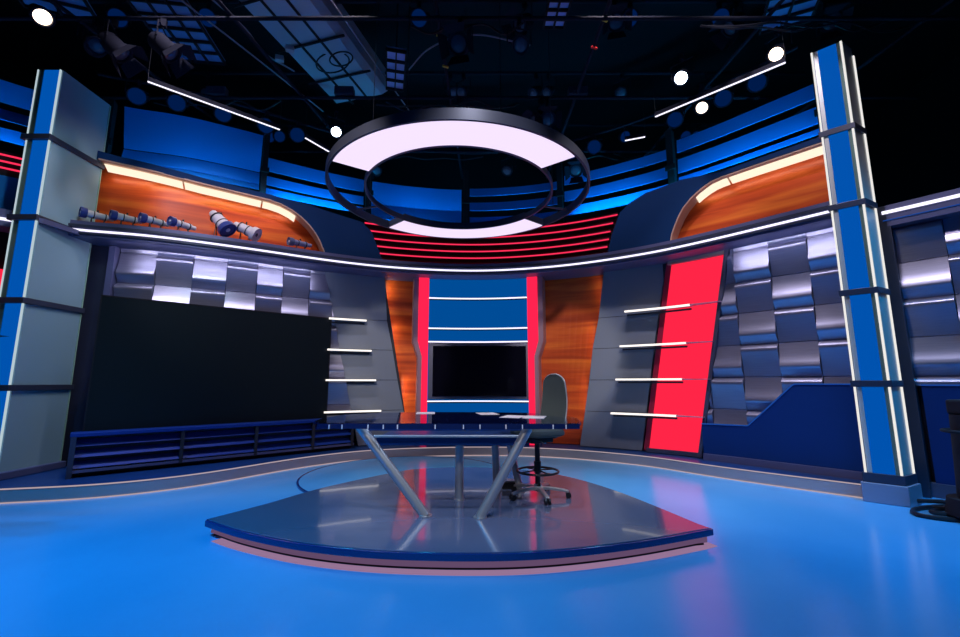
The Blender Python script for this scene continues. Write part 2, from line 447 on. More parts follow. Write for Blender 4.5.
# left
le = edge([(-2.64, 3.2), (-2.42, 2.2), (-2.1, .7), (-1.98, .15)]); re_ = edge([(-1.66, 3.2), (-1.60, 2.34), (-1.49, 1.81), (-1.40, 1.29), (-1.29, .76), (-1.16, .15)])
gp = thing('grey_wall_panel', 'tall dark grey slanted panel between the steel tiles and the left wood panel', 'wall panel', (*MAIN.at(-1.9, .45), ZD))
for a, b in zip(rows_z, rows_z[1:]):
    obj('board', patch(NB(), (le(a), a+.004), (re_(a), a+.004), (re_(b), b-.004), (le(b), b-.004), .44, .49), M_grey, gp)
obj('backing', patch(NB(), (le(.16)+.01, .16), (re_(.16)-.01, .16), (re_(3.2)-.01, 3.2), (le(3.2)+.01, 3.2), .485, .53), M_joint, gp)
# right
le2 = edge([(2.09, 3.2), (1.98, 2.4), (1.86, 1.86), (1.79, 1.31), (1.70, .76), (1.60, .15)]); re2 = edge([(3.06, 3.25), (2.82, 1.93), (2.54, .15)])
gp = thing('grey_wall_panel', 'tall grey blue slanted panel between the right wood panel and the red panel', 'wall panel', (*MAIN.at(2.2, .45), ZD))
for a, b in zip(rows_z, rows_z[1:]):
    obj('board', patch(NB(), (le2(a), a+.004), (re2(a), a+.004), (re2(b), b-.004), (le2(b), b-.004), .44, .49), M_grey, gp)
obj('backing', patch(NB(), (le2(.16)+.01, .16), (re2(.16), .16), (re2(3.2), 3.2), (le2(3.2)+.01, 3.2), .485, .53), M_joint, gp)
# red light panel
rl = edge([(3.12, 3.25), (2.62, .16)]); rr = edge([(3.89, 3.22), (3.63, 1.88), (3.31, .15)])
rp = thing('red_lightbox', 'tall slanted glowing red panel right of the grey panel', 'light panel', (*MAIN.at(3.2, .4), ZD))
obj('glowing_face', patch(NB(), (rl(.22)+.03, .22), (rr(.22), .22), (rr(3.12), 3.12), (rl(3.12)+.03, 3.12), .40, .45), L_redpanel, rp)
obj('left_return', patch(NB(), (rl(.18)-.05, .18), (rl(.18)+.03, .18), (rl(3.16)+.03, 3.16), (rl(3.16)-.05, 3.16), .415, .46), mat('dark_red_return', (.35, .02, .06), .35), rp)
bm = NB(); patch(bm, (rr(.16), .16), (rr(.16)+.05, .16), (rr(3.2)+.05, 3.2), (rr(3.2), 3.2), .33, .47)
patch(bm, (rl(.16), .16), (rr(.16), .16), (rr(.22), .22), (rl(.22), .22), .36, .47)
obj('frame', bm, M_bezel, rp)
obj('pale_header', patch(NB(), (rl(3.12)-.02, 3.125), (rr(3.12), 3.125), (rr(3.2), 3.2), (rl(3.2)-.02, 3.2), .36, .46), M_soffit, rp)

def shelf(u0, u1, z, dw, ut=None, label='', group=None):
    t = thing('lit_shelf', label, 'shelf', (*MAIN.at((u0+u1)/2, dw), z), group)
    obj('light_bar', rect(NB(), u0, u1, z-.014, z+.014, dw-.155, dw-.125), L_shelf, t)
    obj('plate', rect(NB(), u0, u1, z-.012, z+.012, dw-.125, dw), M_revealed, t)
    obj('bracket', rect(NB(), u0+.01, u1-.02, z-.06, z-.03, dw-.02, dw), M_joint, t)
    if ut: obj('glass_blade', patch(NB(), (u1, z-.009), (ut, z-.004), (ut, z+.004), (u1, z+.009), dw-.15, dw-.05), mat('lilac_blade', (.5, .3, .42), .3), t)
words = ['topmost', 'second from the top', 'third from the top', 'lowest']
for k, (z, u1) in enumerate([(2.335, -1.95), (1.80, -1.85), (1.285, -1.76), (.755, -1.66)]):
    shelf(-2.55, u1, z, .44, None, 'short white lit shelf on the left grey panel, %s' % words[k])
for k, (u0, u1, ut, z) in enumerate([(2.43, 3.38, 3.79, 2.415), (2.33, 3.29, 3.65, 1.84), (2.24, 3.20, 3.57, 1.295), (2.14, 3.09, 3.45, .745)]):
    shelf(u0, u1, z, .40, ut, 'long white lit shelf across the right grey and red panels, %s' % words[k])

# ================================================================== WOOD PANELS and CENTRE BAY
wl = edge([(-1.62, 3.22), (-1.25, .58), (-1.12, .15)])
tag(obj('wood_wall_panel', patch(NB(), (wl(.16)-.12, .16), (-.95, .16), (-.95, 3.2), (wl(3.2)-.12, 3.2), .62, .67), M_wood), 'orange red wood panel left of the centre television bay', 'wall panel')
wr = edge([(1.99, 3.3), (1.58, .15)])
tag(obj('wood_wall_panel', patch(NB(), (.90, .16), (wr(.16)+.12, .16), (wr(3.2)+.12, 3.2), (.90, 3.2), .62, .67), M_wood), 'orange red wood panel right of the centre television bay', 'wall panel')

bay = thing('television_bay', 'blue backlit centre bay divided by thin white light lines, around the television', 'wall bay', (0, 7.9, ZD))
for a, b in [(2.83, 3.2), (2.26, 2.79), (2.01, 2.22), (.35, .89)]:
    obj('blue_panel', rect(NB(), -.90, .80, a, b, .34, .38), L_blue, bay)
obj('blue_panel', rect(NB(), -.90, .80, .93, 1.97, .36, .40), L_blue, bay)
for z in (2.81, 2.24, 1.99, .91):
    obj('light_line', rect(NB(), -.90, .80, z-.010, z+.010, .30, .36), L_white, bay)
    obj('shadow_rail', rect(NB(), -.90, .80, z-.032, z-.014, .31, .36), M_joint, bay)
obj('plinth', rect(NB(), -1.1, 1.0, ZD+.002, .35, .30, .40), M_wains, bay)
for s in (0, 1):
    e = (lambda u: u) if s == 0 else (lambda u: -.09-u)
    o0, i0, o1, i1 = -1.09, -.90, -1.03, -.915
    q = lambda u: e(u)
    t = thing('red_light_strip', 'glowing red vertical strip at the %s side of the television bay' % ('left' if s == 0 else 'right'), 'light strip', (*MAIN.at(e(-1.), .3), ZD))
    bm = NB()
    def pt(b, a0, a1, a2, a3, z0, z1, d0, d1):
        P = [(e(a0), z0), (e(a1), z0), (e(a2), z1), (e(a3), z1)]
        if s: P = [P[1], P[0], P[3], P[2]]
        patch(b, *P, d0, d1)
    pt(bm, -1.01, -.905, -.905, -1.01, .16, 1.72, .26, .30); pt(bm, -1.01, -.905, -.905, -1.085, 1.72, 2.0, .26, .30); pt(bm, -1.085, -.905, -.905, -1.085, 2.0, 3.2, .26, .30)
    obj('glowing_strip', bm, L_redstrip, t)
    bm = NB()
    pt(bm, -1.08, -1.01, -1.01, -1.08, .16, 1.70, .28, .62); pt(bm, -1.08, -1.01, -1.085, -1.17, 1.70, 2.0, .28, .62); pt(bm, -1.17, -1.085, -1.085, -1.17, 2.0, 3.2, .28, .62)
    obj('lilac_frame', bm, mat('lilac_frame_metal', (.30, .20, .26), .4), t)

tv = thing('television', 'black flat television switched off in the centre bay', 'television', (*MAIN.at(-.03, .25), 1.4))
tx0, tx1 = -.86, .79
ty = MAIN.at(0, .28)[1]-.15
bm = NB(); box(bm, (-.01, ty+.03, 1.45), (1.83, .05, 1.0)); obj('frame', bm, M_bezel, tv, bevel=.008)
bm = NB(); box(bm, (-.01, ty, 1.45), (1.68, .016, .90)); obj('screen', bm, M_tv, tv)

# ================================================================== WAINSCOT (right)
wz = interp([(3.40, .645), (4.0, .66), (4.56, 1.22), (5.3, 1.22)])
ws = thing('blue_wainscot', 'deep blue low wall with a slanting stepped top left of the tall right pillar', 'wainscot', (*MAIN.at(4.4, .3), ZD))
obj('face', band(NB(), 3.42, 5.25, lambda u: ZD+.09, wz, .26, .36, n=40), M_wains, ws)
obj('skirting', rect(NB(), 3.42, 5.25, ZD, ZD+.09, .22, .36), M_ledge, ws)
path = [(3.42+(5.25-3.42)*i/60) for i in range(61)]
obj('lit_edge', ribbon(NB(), [(u, wz(u)) for u in path], .25, .29, .016), L_glow, ws)
ws = thing('blue_wainscot', 'deep blue low wall right of the tall pillar at the picture edge', 'wainscot', (*WING.at(.9, .1), 0))
obj('face', rect(NB(), .50, 2.4, .15, 1.21, .12, .2, WING), M_wains, ws)
obj('skirting', rect(NB(), .42, 2.4, .0, .15, .08, .2, WING), M_bezel, ws)
obj('lit_edge', rect(NB(), .50, 2.4, 1.21, 1.226, .11, .16, WING), L_glow, ws)
wg = thing('wing_ledge', 'ledge with a white light line on the wall right of the tall pillar', 'ledge', (*WING.at(.8, 0), 3.1))
obj('shelf', rect(NB(), .40, 2.45, 3.10, 3.36, 0, .3, WING), M_ledge, wg)
obj('light_line', rect(NB(), .40, 2.45, 3.255, 3.29, -.02, 0, WING), L_white, wg)
obj('upper_line', rect(NB(), .40, 2.45, 3.17, 3.18, -.01, 0, WING), L_glow, wg)
struct('wall_wing', rect(NB(), .42, 2.45, 0, 3.3, .24, .3, WING), M_joint)
tag(obj('wing_post', rect(NB(), .36, .46, 0, 3.36, .0, .26, WING), M_band), 'slim slate grey upright edging the wall right of the tall pillar', 'post')
bm = NB(); prism(bm, [(4.50, 5.03), (4.70, 4.92), (4.76, 5.02), (4.56, 5.16)], 0, 5.2)
tag(obj('black_flat', bm, M_black), 'tall black scenery flat just behind the tall right pillar', 'scenery flat')

# ================================================================== UPPER WALL : fascias, niches
ZL = 3.40
def niche(side, label_f, label_w, fas_top, arch, u_lo, u_hi, lampcuts, df=.20, dback=.42):
    t = thing('upper_fascia', label_f, 'fascia', (*MAIN.at((u_lo+u_hi)/2, df), ZL))
    top = interp(fas_top)
    ar = sorted(arch); az = interp(ar)
    bm = NB()
    if side == 'l':
        band(bm, u_lo, ar[-1][0], lambda u: az(u)+.012, top, df, df+.04, n=140); band(bm, ar[-1][0], u_hi, lambda u: ZL, top, df, df+.04, n=40)
    else:
        band(bm, ar[0][0], u_hi, lambda u: az(u)+.012, top, df, df+.04, n=140); band(bm, u_lo, ar[0][0], lambda u: ZL, top, df, df+.04, n=40)
    obj('face', bm, M_navy, t)
    w = thing('wood_niche', label_w, 'niche', (*MAIN.at((ar[0][0]+ar[-1][0])/2, dback), ZL))
    obj('wood_back', band(NB(), ar[0][0]-(.15 if side == 'r' else .1), ar[-1][0]+(.15 if side == 'l' else 0), lambda u: ZL+.002, lambda u: az(u)+.04, dback, dback+.04), M_wood, w)
    obj('arched_rim', ribbon(NB(), arch if side == 'l' else arch[::-1], df-.01, dback, .02), M_rim, w)
    for a, b in lampcuts:
        bm = NB()
        def F(s, tt, a=a, b=b):
            u = a+(b-a)*s; return u, az(u)-.018-.058*(1-tt), df+.055+(.13*(1-tt)), df+.07+.13*(1-tt)
        grid_slab(bm, MAIN, F, max(2, int((b-a)/.08)), 1)
        obj('soffit_lamp', bm, L_warm, w)
        n = max(1, round((b-a)/.5))
        for k in range(n):
            u = a+(b-a)*(k+.5)/n; x, y = MAIN.at(u, df+.10); tx, ty = MAIN.at(u, dback+.1)
            area((x, y, az(u)-.10), (tx, ty, az(u)-.55), (b-a)/n, .03, 1.1*(b-a)/n, (1., .74, .50))
    return t, w
def area(p, t, sx, sy, power, col, spread=180):
    l = bpy.data.lights.new('strip_lamp', 'AREA'); l.shape = 'RECTANGLE'; l.size = sx; l.size_y = sy; l.energy = power; l.color = col; l.spread = math.radians(spread)
    o = bpy.data.objects.new('strip_lamp', l); COL.objects.link(o); o.location = p
    o.rotation_euler = (Vector(t)-Vector(p)).to_track_quat('-Z', 'Y').to_euler(); return o
archL = [(-5.84, 4.385), (-5.2, 4.305), (-4.56, 4.235), (-3.9, 4.195), (-3.6, 4.18), (-3.41, 4.15), (-3.24, 4.085), (-3.10, 4.0), (-2.97, 3.89), (-2.86, 3.76), (-2.78, 3.62), (-2.72, 3.48), (-2.69, 3.40)]
niche('l', 'curved navy fascia over the left wood niche', 'long rounded wood lined niche above the left ledge, holding the cameras',
      [(-6.2, 4.59), (-5.6, 4.47), (-4.57, 4.34), (-3.73, 4.29), (-2.97, 4.25), (-2.1, 4.11), (-1.93, 3.95), (-1.72, 3.405)], archL, -5.86, -1.72,
      [(-5.80, -4.80), (-4.775, -3.70), (-3.675, -3.17)])
archR = [(3.18, 3.40), (3.21, 3.55), (3.26, 3.68), (3.33, 3.83), (3.41, 3.95), (3.52, 4.06), (3.64, 4.14), (3.74, 4.19), (3.83, 4.225), (3.97, 4.245), (4.4, 4.25), (5.2, 4.25)]
niche('r', 'curved navy fascia over the right wood niche', 'rounded wood lined niche above the right ledge, empty',
      [(2.21, 3.405), (2.30, 3.75), (2.45, 4.12), (2.62, 4.26), (2.87, 4.36), (3.39, 4.41), (3.96, 4.33), (5.2, 4.335)], archR, 2.21, 5.2,
      [(3.58, 4.02), (4.045, 5.19)])
# red tubes in the recess above the centre bay
rt = thing('red_tube_rack', 'dark recess behind the red light tubes above the centre bay', 'backdrop', (0, 8.1, ZL))
obj('dark_backing', rect(NB(), -2.3, 2.7, ZL, 4.22, .60, .64), mat('dark_maroon', (.03, .004, .012), .5), rt)
zs = [3.52, 3.655, 3.79, 3.93, 4.075, 4.215]
ul = [-1.75, -1.79, -1.83, -1.88, -1.95, -2.02]; ur = [2.12, 2.15, 2.18, 2.21, 2.26, 2.34]
w6 = ['lowest', 'second from below', 'third from below', 'third from the top', 'second from the top', 'topmost']
for k in range(6):
    z = zs[k]
    t = thing('red_light_tube', 'long curved glowing red tube above the centre bay, %s' % w6[k], 'light tube', (*MAIN.at(.1, .5), z))
    n_ = 50; P = [(*MAIN.at(ul[k]+(ur[k]-ul[k])*i/n_, .5), z) for i in range(n_+1)]
    obj('tube', sweep(NB(), P, .013, 8), L_red, t)
    obj('channel', rect(NB(), ul[k], ur[k], z-.012, z+.045, .52, .60), mat('dark_red_channel', (.10, .006, .02), .4), t)

# ================================================================== BLUE LOUVRES ABOVE
def louvre(label, u0, u1, slats, ztop):
    t = thing('blue_louvre_bay', label, 'louvre', (*MAIN.at((u0+u1)/2, .9), 4.5))
    for zb, zt, db, dt in slats:
        obj('slat', patch(NB(), (u0, zb), (u1, zb), (u1, zt), (u0, zt), db, db+.02, None, dft=dt, dbt=dt+.02), M_slat, t)
    return t
louvre('closed blue louvre bay high above the left niche, nearest the left column', -5.86, -3.72, [(4.98, 5.60, .97, .80), (4.72, 4.96, .90, .97), (4.58, 4.71, .80, .90)], 5.5)
louvre('blue louvre bay between the two left posts above the rounded niche corner', -3.60, -2.02, [(4.98, 5.24, .84, .86), (4.70, 4.88, .80, .84), (4.52, 4.66, .80, .84)], 5.2)
louvre('closed blue louvre bay over the centre, left half, behind the ring light', -1.88, -.34, [(4.82, 5.25, .95, .88), (4.45, 4.81, .80, .95)], 5.2)
louvre('open blue louvre bay over the centre, right half, behind the ring light', -.20, 1.30, [(5.10, 5.27, .84, .86), (4.76, 4.95, .80, .84), (4.45, 4.68, .80, .95)], 5.2)
louvre('open blue louvre bay above the right navy fascia', 1.42, 3.08, [(5.16, 5.36, .84, .86), (4.80, 5.02, .80, .84), (4.50, 4.70, .80, .84)], 5.2)
louvre('open blue louvre bay above the right wood niche beside the tall pillar', 3.20, 5.05, [(5.22, 5.46, .84, .86), (4.82, 5.09, .80, .84), (4.66, 4.76, .80, .84)], 5.2)
louvre('blue louvre bay at the far left beyond the left column', -7.6, -6.22, [(5.20, 5.50, .9, .84), (4.90, 5.12, .80, .95), (4.60, 4.80, .80, .84)], 5.2)
pl = ['beside the left column', 'above the rounded corner of the left niche', 'left of centre behind the ring light', 'in the centre behind the ring light', 'right of centre behind the ring light', 'above the right navy fascia', 'beside the tall right pillar']
for k, u in enumerate([-5.96, -3.66, -1.95, -.27, 1.36, 3.14, 5.10]):
    t = thing('louvre_post', 'dark upright post %s between blue louvres' % pl[k], 'post', (*MAIN.at(u, .9), 4.2))
    obj('upright', rect(NB(), u-.045, u+.045, 3.30, 5.6, .66 if abs(u) > 3 else .70, .80), M_black, t)
    obj('clamp', rect(NB(), u-.07, u+.07, 4.86, 4.95, .64, .68), M_black, t)

# ================================================================== LEFT COLUMN
XC, YF, YB = -5.47, 5.02, 5.76
lc = thing('left_column', 'tall frosted glass column with blue front at the left', 'column', (-5.55, 5.3, 0))
obj('core', prism(NB(), [(-5.76, YF+.03), (XC-.03, YF+.03), (XC-.03, YB-.02), (-5.76, YB-.02)], ZD, 5.27), M_deck, lc)
bz = [1.185, 2.22, 3.26, 4.33]
zz = [.22]+bz+[5.30]
for a, b in zip(zz, zz[1:]):
    obj('frosted_panel', box(NB(), (XC-.015, (YF+YB)/2, (a+b)/2), (.03, YB-YF-.03, b-a)), M_frost, lc)
obj('blue_front', box(NB(), (XC-.135, YF+.01, 2.76), (.19, .03, 5.06)), L_colblue, lc)
obj('glass_reveal', box(NB(), (XC-.26, YF+.01, 2.76), (.075, .03, 5.06)), mat('green_grey_glass', (.12, .2, .18), .2), lc)
for x in (XC-.012, -5.77): obj('light_edge', box(NB(), (x, YF-.005, 2.76), (.013, .02, 5.06)), L_edge, lc)
obj('back_edge', box(NB(), (XC+.002, YB-.01, 2.76), (.012, .014, 5.06)), mat('green_glass_edge', (.35, .55, .42), .2), lc)
for z in bz:
    bm = NB(); prism(bm, [(-5.81, YF-.05), (XC+.03, YF-.05), (XC+.03, YB+.01), (-5.81, YB+.01)], z-.035, z+.035)
    obj('band', bm, M_band, lc, bevel=.004)
bm = NB(); prism(bm, [(-5.84, YF-.07), (XC+.06, YF-.07), (XC+.06, YB+.02), (-5.84, YB+.02)], ZD, .235); obj('base', bm, M_ledge, lc, bevel=.01)
# lit brackets joining the ledge
tag(obj('ledge_bracket', prism(NB(), [(XC+.03, 5.0), (XC+.05, 5.04), (-5.36, 5.46), (-5.32, 5.60), (XC+.03, 5.66)], 3.20, 3.26), M_ledge), 'lilac bracket joining the curved ledge to the left column', 'bracket')

# ================================================================== RIGHT PILLAR
Lp, Rp, Qp, Bp = Vector((4.12, 4.75)), Vector((4.34, 4.55)), Vector((4.58, 4.68)), Vector((4.42, 5.0))
rp = thing('right_pillar', 'tall blue pillar with white glowing edges at the right', 'pillar', (4.35, 4.75, 0))
c_ = (Lp+Rp+Qp+Bp)/4
ins = lambda p, k: tuple(c_+(p-c_)*k)
obj('core', prism(NB(), [ins(p, .95) for p in (Lp, Rp, Qp, Bp)], .0, 5.26), M_deck, rp)
ftop = 5.30
def seg(P, Q, s0, s1, off, th):
    d = (Q-P); n = Vector((d.y, -d.x)).normalized()
    a = P+d*s0; b = P+d*s1
    return [tuple(a+n*off), tuple(b+n*off), tuple(b+n*(off-th)), tuple(a+n*(off-th))]
obj('light_edge', prism(NB(), seg(Lp, Rp, 0, .07, .012, .03), .28, ftop), L_edge2, rp)
obj('reveal', prism(NB(), seg(Lp, Rp, .09, .22, .0, .02), .28, ftop), M_revealed, rp)
obj('blue_face', prism(NB(), seg(Lp, Rp, .22, .82, .0, .02), .28, ftop), L_colblue, rp)
obj('reveal', prism(NB(), seg(Lp, Rp, .82, .92, .0, .02), .28, ftop), mat('green_grey_glass'), rp)
obj('light_edge', prism(NB(), seg(Lp, Rp, .93, 1.0, .012, .03), .28, ftop), L_edge2, rp)
obj('side_panel', prism(NB(), seg(Rp, Qp, .05, .90, .0, .02), .28, ftop), M_revealed, rp)
obj('light_edge', prism(NB(), seg(Rp, Qp, .90, 1.0, .012, .03), .28, ftop-.1), L_edge2, rp)
for z in (1.235, 2.25, 3.27, 4.20):
    obj('band', prism(NB(), [ins(p, 1.12) for p in (Lp, Rp, Qp, Bp)], z-.035, z+.035), M_band, rp, bevel=.004)
obj('base', prism(NB(), [ins(p, 1.22) for p in (Lp, Rp, Qp, Bp)], 0, .20), mat('pale_grey_base', (.30, .34, .46), .4, .2), rp, bevel=.008)
obj('base_collar', prism(NB(), [ins(p, 1.12) for p in (Lp, Rp, Qp, Bp)], .20, .30), M_band, rp, bevel=.006)

# ================================================================== PLATFORM
PF = [(-2.26, 3.70), (-1.83, 3.44), (-1.26, 3.19), (-.67, 3.05), (0, 3.01), (.54, 3.065), (1.14, 3.23), (1.80, 3.49)]
PB = [(1.78, 3.53), (1.62, 4.1), (1.42, 4.69), (1.11, 5.28), (.72, 5.66), (0, 5.91), (-.74, 5.84), (-1.15, 5.52), (-1.70, 4.80), (-2.0, 4.2), (-2.27, 3.74)]
def sm2(P, n=6): return [(v.x, v.y) for v in smooth_path([(x, y, 0) for x, y in P], n)]
outline = sm2(PF)[:-1]+[(1.81, 3.50)]+sm2(PB)[1:]
def inset(P, k):
    out = []
    n = len(P)
    for i in range(n):
        a, b, c = Vector(P[i-1]), Vector(P[i]), Vector(P[(i+1) % n])
        d = ((b-a).normalized()+(c-b).normalized()).normalized()
        out.append(tuple(b+Vector((-d.y, d.x))*k))
    return out
pf = thing('stage_platform', 'glossy grey leaf shaped platform under the desk with dark blue rim', 'platform', (0, 4.3, 0))
obj('top', prism(NB(), inset(outline, .022), .07, .131), M_plat, pf, bevel=.003)
obj('rim', prism(NB(), outline, .078, .126), M_platedge, pf, bevel=.006)
obj('light_band', prism(NB(), inset(outline, .05), .022, .078), L_lilac, pf)
obj('plinth', prism(NB(), inset(outline, .075), .0, .022), M_black, pf)
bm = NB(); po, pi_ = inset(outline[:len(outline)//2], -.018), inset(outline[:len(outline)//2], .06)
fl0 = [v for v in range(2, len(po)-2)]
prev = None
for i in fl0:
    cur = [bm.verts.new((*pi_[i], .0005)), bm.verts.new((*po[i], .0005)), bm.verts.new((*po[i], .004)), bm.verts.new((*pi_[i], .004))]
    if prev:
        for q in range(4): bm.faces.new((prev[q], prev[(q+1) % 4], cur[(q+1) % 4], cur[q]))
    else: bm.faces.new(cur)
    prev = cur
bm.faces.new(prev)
obj('floor_reflection_line', bm, led('pink_floor_reflection', (.62, .36, .62), .48), pf)  # glowing strip standing in for the light band's reflection in the floor
dk = thing('floor_disc', 'thin round blue floor disc behind the platform', 'floor disc', (-.9, 6.1, 0))
def circle(c, r, n=96): return [(c[0]+r*math.cos(2*PI*i/n), c[1]+r*math.sin(2*PI*i/n)) for i in range(n)]
obj('disc', prism(NB(), circle((-1.0, 6.05), 1.36), 0, .018), M_floor, dk)
bm = NB(); ringsec(bm, (-1.0, 6.05), 1.36, 1.385, 0, .020); obj('rim', bm, M_platedge, dk)

# ================================================================== DESK
dt = thing('anchor_desk', 'glass topped news desk on slanted steel legs standing on the platform', 'desk', (-.25, 4.3, .131))
DO = [(-1.39, 3.76), (-.8, 3.735), (-.2, 3.72), (.4, 3.71), (.84, 3.73), (.90, 3.90), (.95, 4.3), (.86, 4.75), (.55, 5.02), (0, 5.13), (-.6, 5.14), (-1.15, 5.02), (-1.48, 4.72), (-1.55, 4.3), (-1.50, 3.95)]
obj('glass_top', prism(NB(), inset(DO, .01), .872, .902), M_glass, dt)
obj('front_edge', prism(NB(), [(-1.40, 3.745), (-.2, 3.705), (.85, 3.715), (.85, 3.735), (-.2, 3.725), (-1.40, 3.765)], .856, .898), M_edge, dt)
bm = NB()
for i in range(len(DO)-1):
    if i > 3: 
        a, b = Vector(DO[i]), Vector(DO[i+1]); d = (b-a).normalized(); n = Vector((d.y, -d.x))*.006
        prism(bm, [tuple(a-n), tuple(b-n), tuple(b+n), tuple(a+n)], .872, .900)
obj('side_edge', bm, M_edge, dt)
for x in (-1.28, -1.17, -.95, -.82, -.7, -.38, -.14, 0, .22, .36, .62, .73):
    obj('clip', box(NB(), (x, 3.70, .876), (.009, .010, .036)), M_paper, dt)
legs = [((-.46, 3.80, .131), (-1.06, 3.86, .86), .042), ((.0, 3.76, .131), (.42, 3.80, .86), .042),
        ((-.20, 4.3, .131), (-.20, 4.3, .66), .04), ((.18, 4.69, .131), (.16, 4.69, .66), .04), ((.42, 4.62, .131), (.30, 4.66, .66), .035)]
for a, b, r in legs:
    lg = obj('leg', tube(NB(), a, b, r, n=24), M_steel, dt, smooth=True)
    obj('foot_plate', tube(NB(), (a[0], a[1], .131), (a[0], a[1], .141), r*1.35, n=24), M_steel, lg, smooth=True)
obj('lower_shelf', prism(NB(), [(-.98, 4.15), (.36, 4.15), (.42, 4.75), (-.95, 4.8)], .66, .735), M_deck, dt)
obj('shelf_rail', tube(NB(), (-1.0, 4.13, .745), (.39, 4.13, .745), .013), M_revealed, dt, smooth=True)
obj('cross_beam', box(NB(), (-.3, 4.0, .835), (1.5, .06, .04)), M_deck, dt)
cb = thing('cable_box', 'small dark box with metal fittings on the platform behind the desk posts', 'box', (.34, 4.75, .131))
obj('body', box(NB(), (.34, 4.8, .165), (.22, .16, .068)), M_blackplastic, cb, bevel=.008)
obj('lid', box(NB(), (.34, 4.8, .203), (.18, .12, .01)), M_steel, cb)
obj('knob', tube(NB(), (.40, 4.72, .17), (.40, 4.70, .17), .018), M_chrome, cb)
for k, (x, y, r, lab, s) in enumerate([(.08, 4.86, .2, 'white paper sheet lying at the middle of the glass desk', (.21, .30)), (.45, 4.45, -.35, 'white open papers lying on the glass desk before the chair', (.30, .42)), (-.62, 4.95, .1, 'pale paper sheet lying near the left rear of the glass desk', (.21, .28))]):
    bm = NB()
    if k == 1:
        box(bm, (x-.11, y, .9035), (.21, .30, .002), r); box(bm, (x+.10, y-.07, .9045), (.21, .30, .003), r+.1)
    else: box(bm, (x, y, .9035), (*s, .002), r)
    tag(obj('paper_sheet', bm, M_paper), lab, 'paper')

# ================================================================== CHAIR (drafting height)
CX, CY = .575, 4.42
ch = thing('studio_chair', 'grey green tall studio chair with chrome five star base behind the desk', 'chair', (CX, CY, .131))
fa = math.radians(206); fd = Vector((math.cos(fa), math.sin(fa), 0)); sd = Vector((-fd.y, fd.x, 0)); ctr = Vector((CX, CY, 0))
def W(f, s, z): return ctr+fd*f+sd*s+Vector((0, 0, z))
Rm = Matrix((fd, sd, Vector((0, 0, 1)))).transposed()
def cushion(bm, c, size, curve=.0, n=10, rnd=.5):
    """rounded super-ellipse pad; size = (depth, width, height) in chair axes"""
    vs = []
    return bm
bm = NB(); N = 40; P = []
for i in range(N):
    a = 2*PI*i/N; ca, sa = math.cos(a), math.sin(a)
    P.append((.23*math.copysign(abs(ca)**.6, ca), .25*math.copysign(abs(sa)**.6, sa)))
rings = []
for k, (sc_, z) in enumerate([(.86, .72), (1, .735), (1.02, .755), (.97, .785), (.80, .80)]):
    rings.append([bm.verts.new(W(p[0]*sc_, p[1]*sc_, z)) for p in P])
for A_, B_ in zip(rings, rings[1:]):
    for i in range(N): bm.faces.new((A_[i], A_[(i+1) % N], B_[(i+1) % N], B_[i]))
bm.faces.new(rings[0][::-1]); bm.faces.new(rings[-1]); obj('seat', bm, M_fabric, ch, smooth=True)
# backrest: tall rounded pad, narrower at the top, slightly reclined and concave
def back_shape(inflate, off, z0=.80, z1=1.335):
    bm = NB(); nz, ns = 14, 12; G = [[], []]
    for side in (0, 1):
        for j in range(nz+1):
            t = j/nz; z = z0+(z1-z0)*t
            w = (.215+.02*math.sin(t*PI)-.05*t)*(1 if t < .82 else math.sqrt(max(.06, 1-((t-.82)/.18)**2*.94)))+inflate
            row = []
            for i in range(ns+1):
                s = (i/ns*2-1)
                f = -.215-.07*t+.045*s*s-.02*math.sin(t*PI*1.3)
                th = (.032*(1-abs(s)**4)*(1 if .03 < t < .97 else .4)+.008)*(1 if side == 0 else -1)
                row.append(bm.verts.new(W(f+th+off, s*w, z)))
            G[side].append(row)
    for side in (0, 1):
        for j in range(nz):
            for i in range(ns): bm.faces.new((G[side][j][i], G[side][j][i+1], G[side][j+1][i+1], G[side][j+1][i]))
    for j in range(nz):
        for i in (0, ns): bm.faces.new((G[0][j][i], G[1][j][i], G[1][j+1][i], G[0][j+1][i]))
    for j in (0, nz):
        for i in range(ns): bm.faces.new((G[0][j][i], G[0][j][i+1], G[1][j][i+1], G[1][j][i]))
    return bm
bk = obj('backrest', back_shape(0, 0), M_fabric, ch, smooth=True)
ed = []
for j in range(31):
    t = j/30; z = .80+.535*t
    w = (.215+.02*math.sin(t*PI)-.05*t)*(1 if t < .82 else math.sqrt(max(.06, 1-((t-.82)/.18)**2*.94)))
    ed.append((w, z, -.215-.07*t+.045-.02*math.sin(t*PI*1.3)))
pp = [W(f, -w-.004, z) for w, z, f in ed]+[W(f, w+.004, z) for w, z, f in ed[::-1]]
obj('piping', sweep(NB(), pp, .006, 6), M_revealed, bk)
obj('back_post', sweep(NB(), smooth_path([W(-.10, 0, .70), W(-.24, 0, .70), W(-.30, 0, .78), W(-.31, 0, 1.0)]), .018, 8), M_blackplastic, ch, smooth=True)
obj('mechanism', box(NB(), tuple(W(0, 0, .69)), (.26, .2, .07), R=Rm), M_blackplastic, ch, bevel=.01)
lv = obj('lever', tube(NB(), W(.05, .1, .69), W(.08, .26, .68), .007), M_chrome, ch)
obj('height_plate', box(NB(), tuple(W(.12, -.24, .72)), (.06, .012, .14), R=Rm), M_revealed, ch, bevel=.004)
obj('column', tube(NB(), W(0, 0, .21), W(0, 0, .66), .026, n=20), M_blackplastic, ch, smooth=True)
obj('column_sleeve', tube(NB(), W(0, 0, .36), W(0, 0, .47), .036, n=20), M_blackplastic, ch, smooth=True)
fr = obj('foot_ring', torus(NB(), (CX, CY, .375), .205, .011), M_blackplastic, ch, smooth=True)
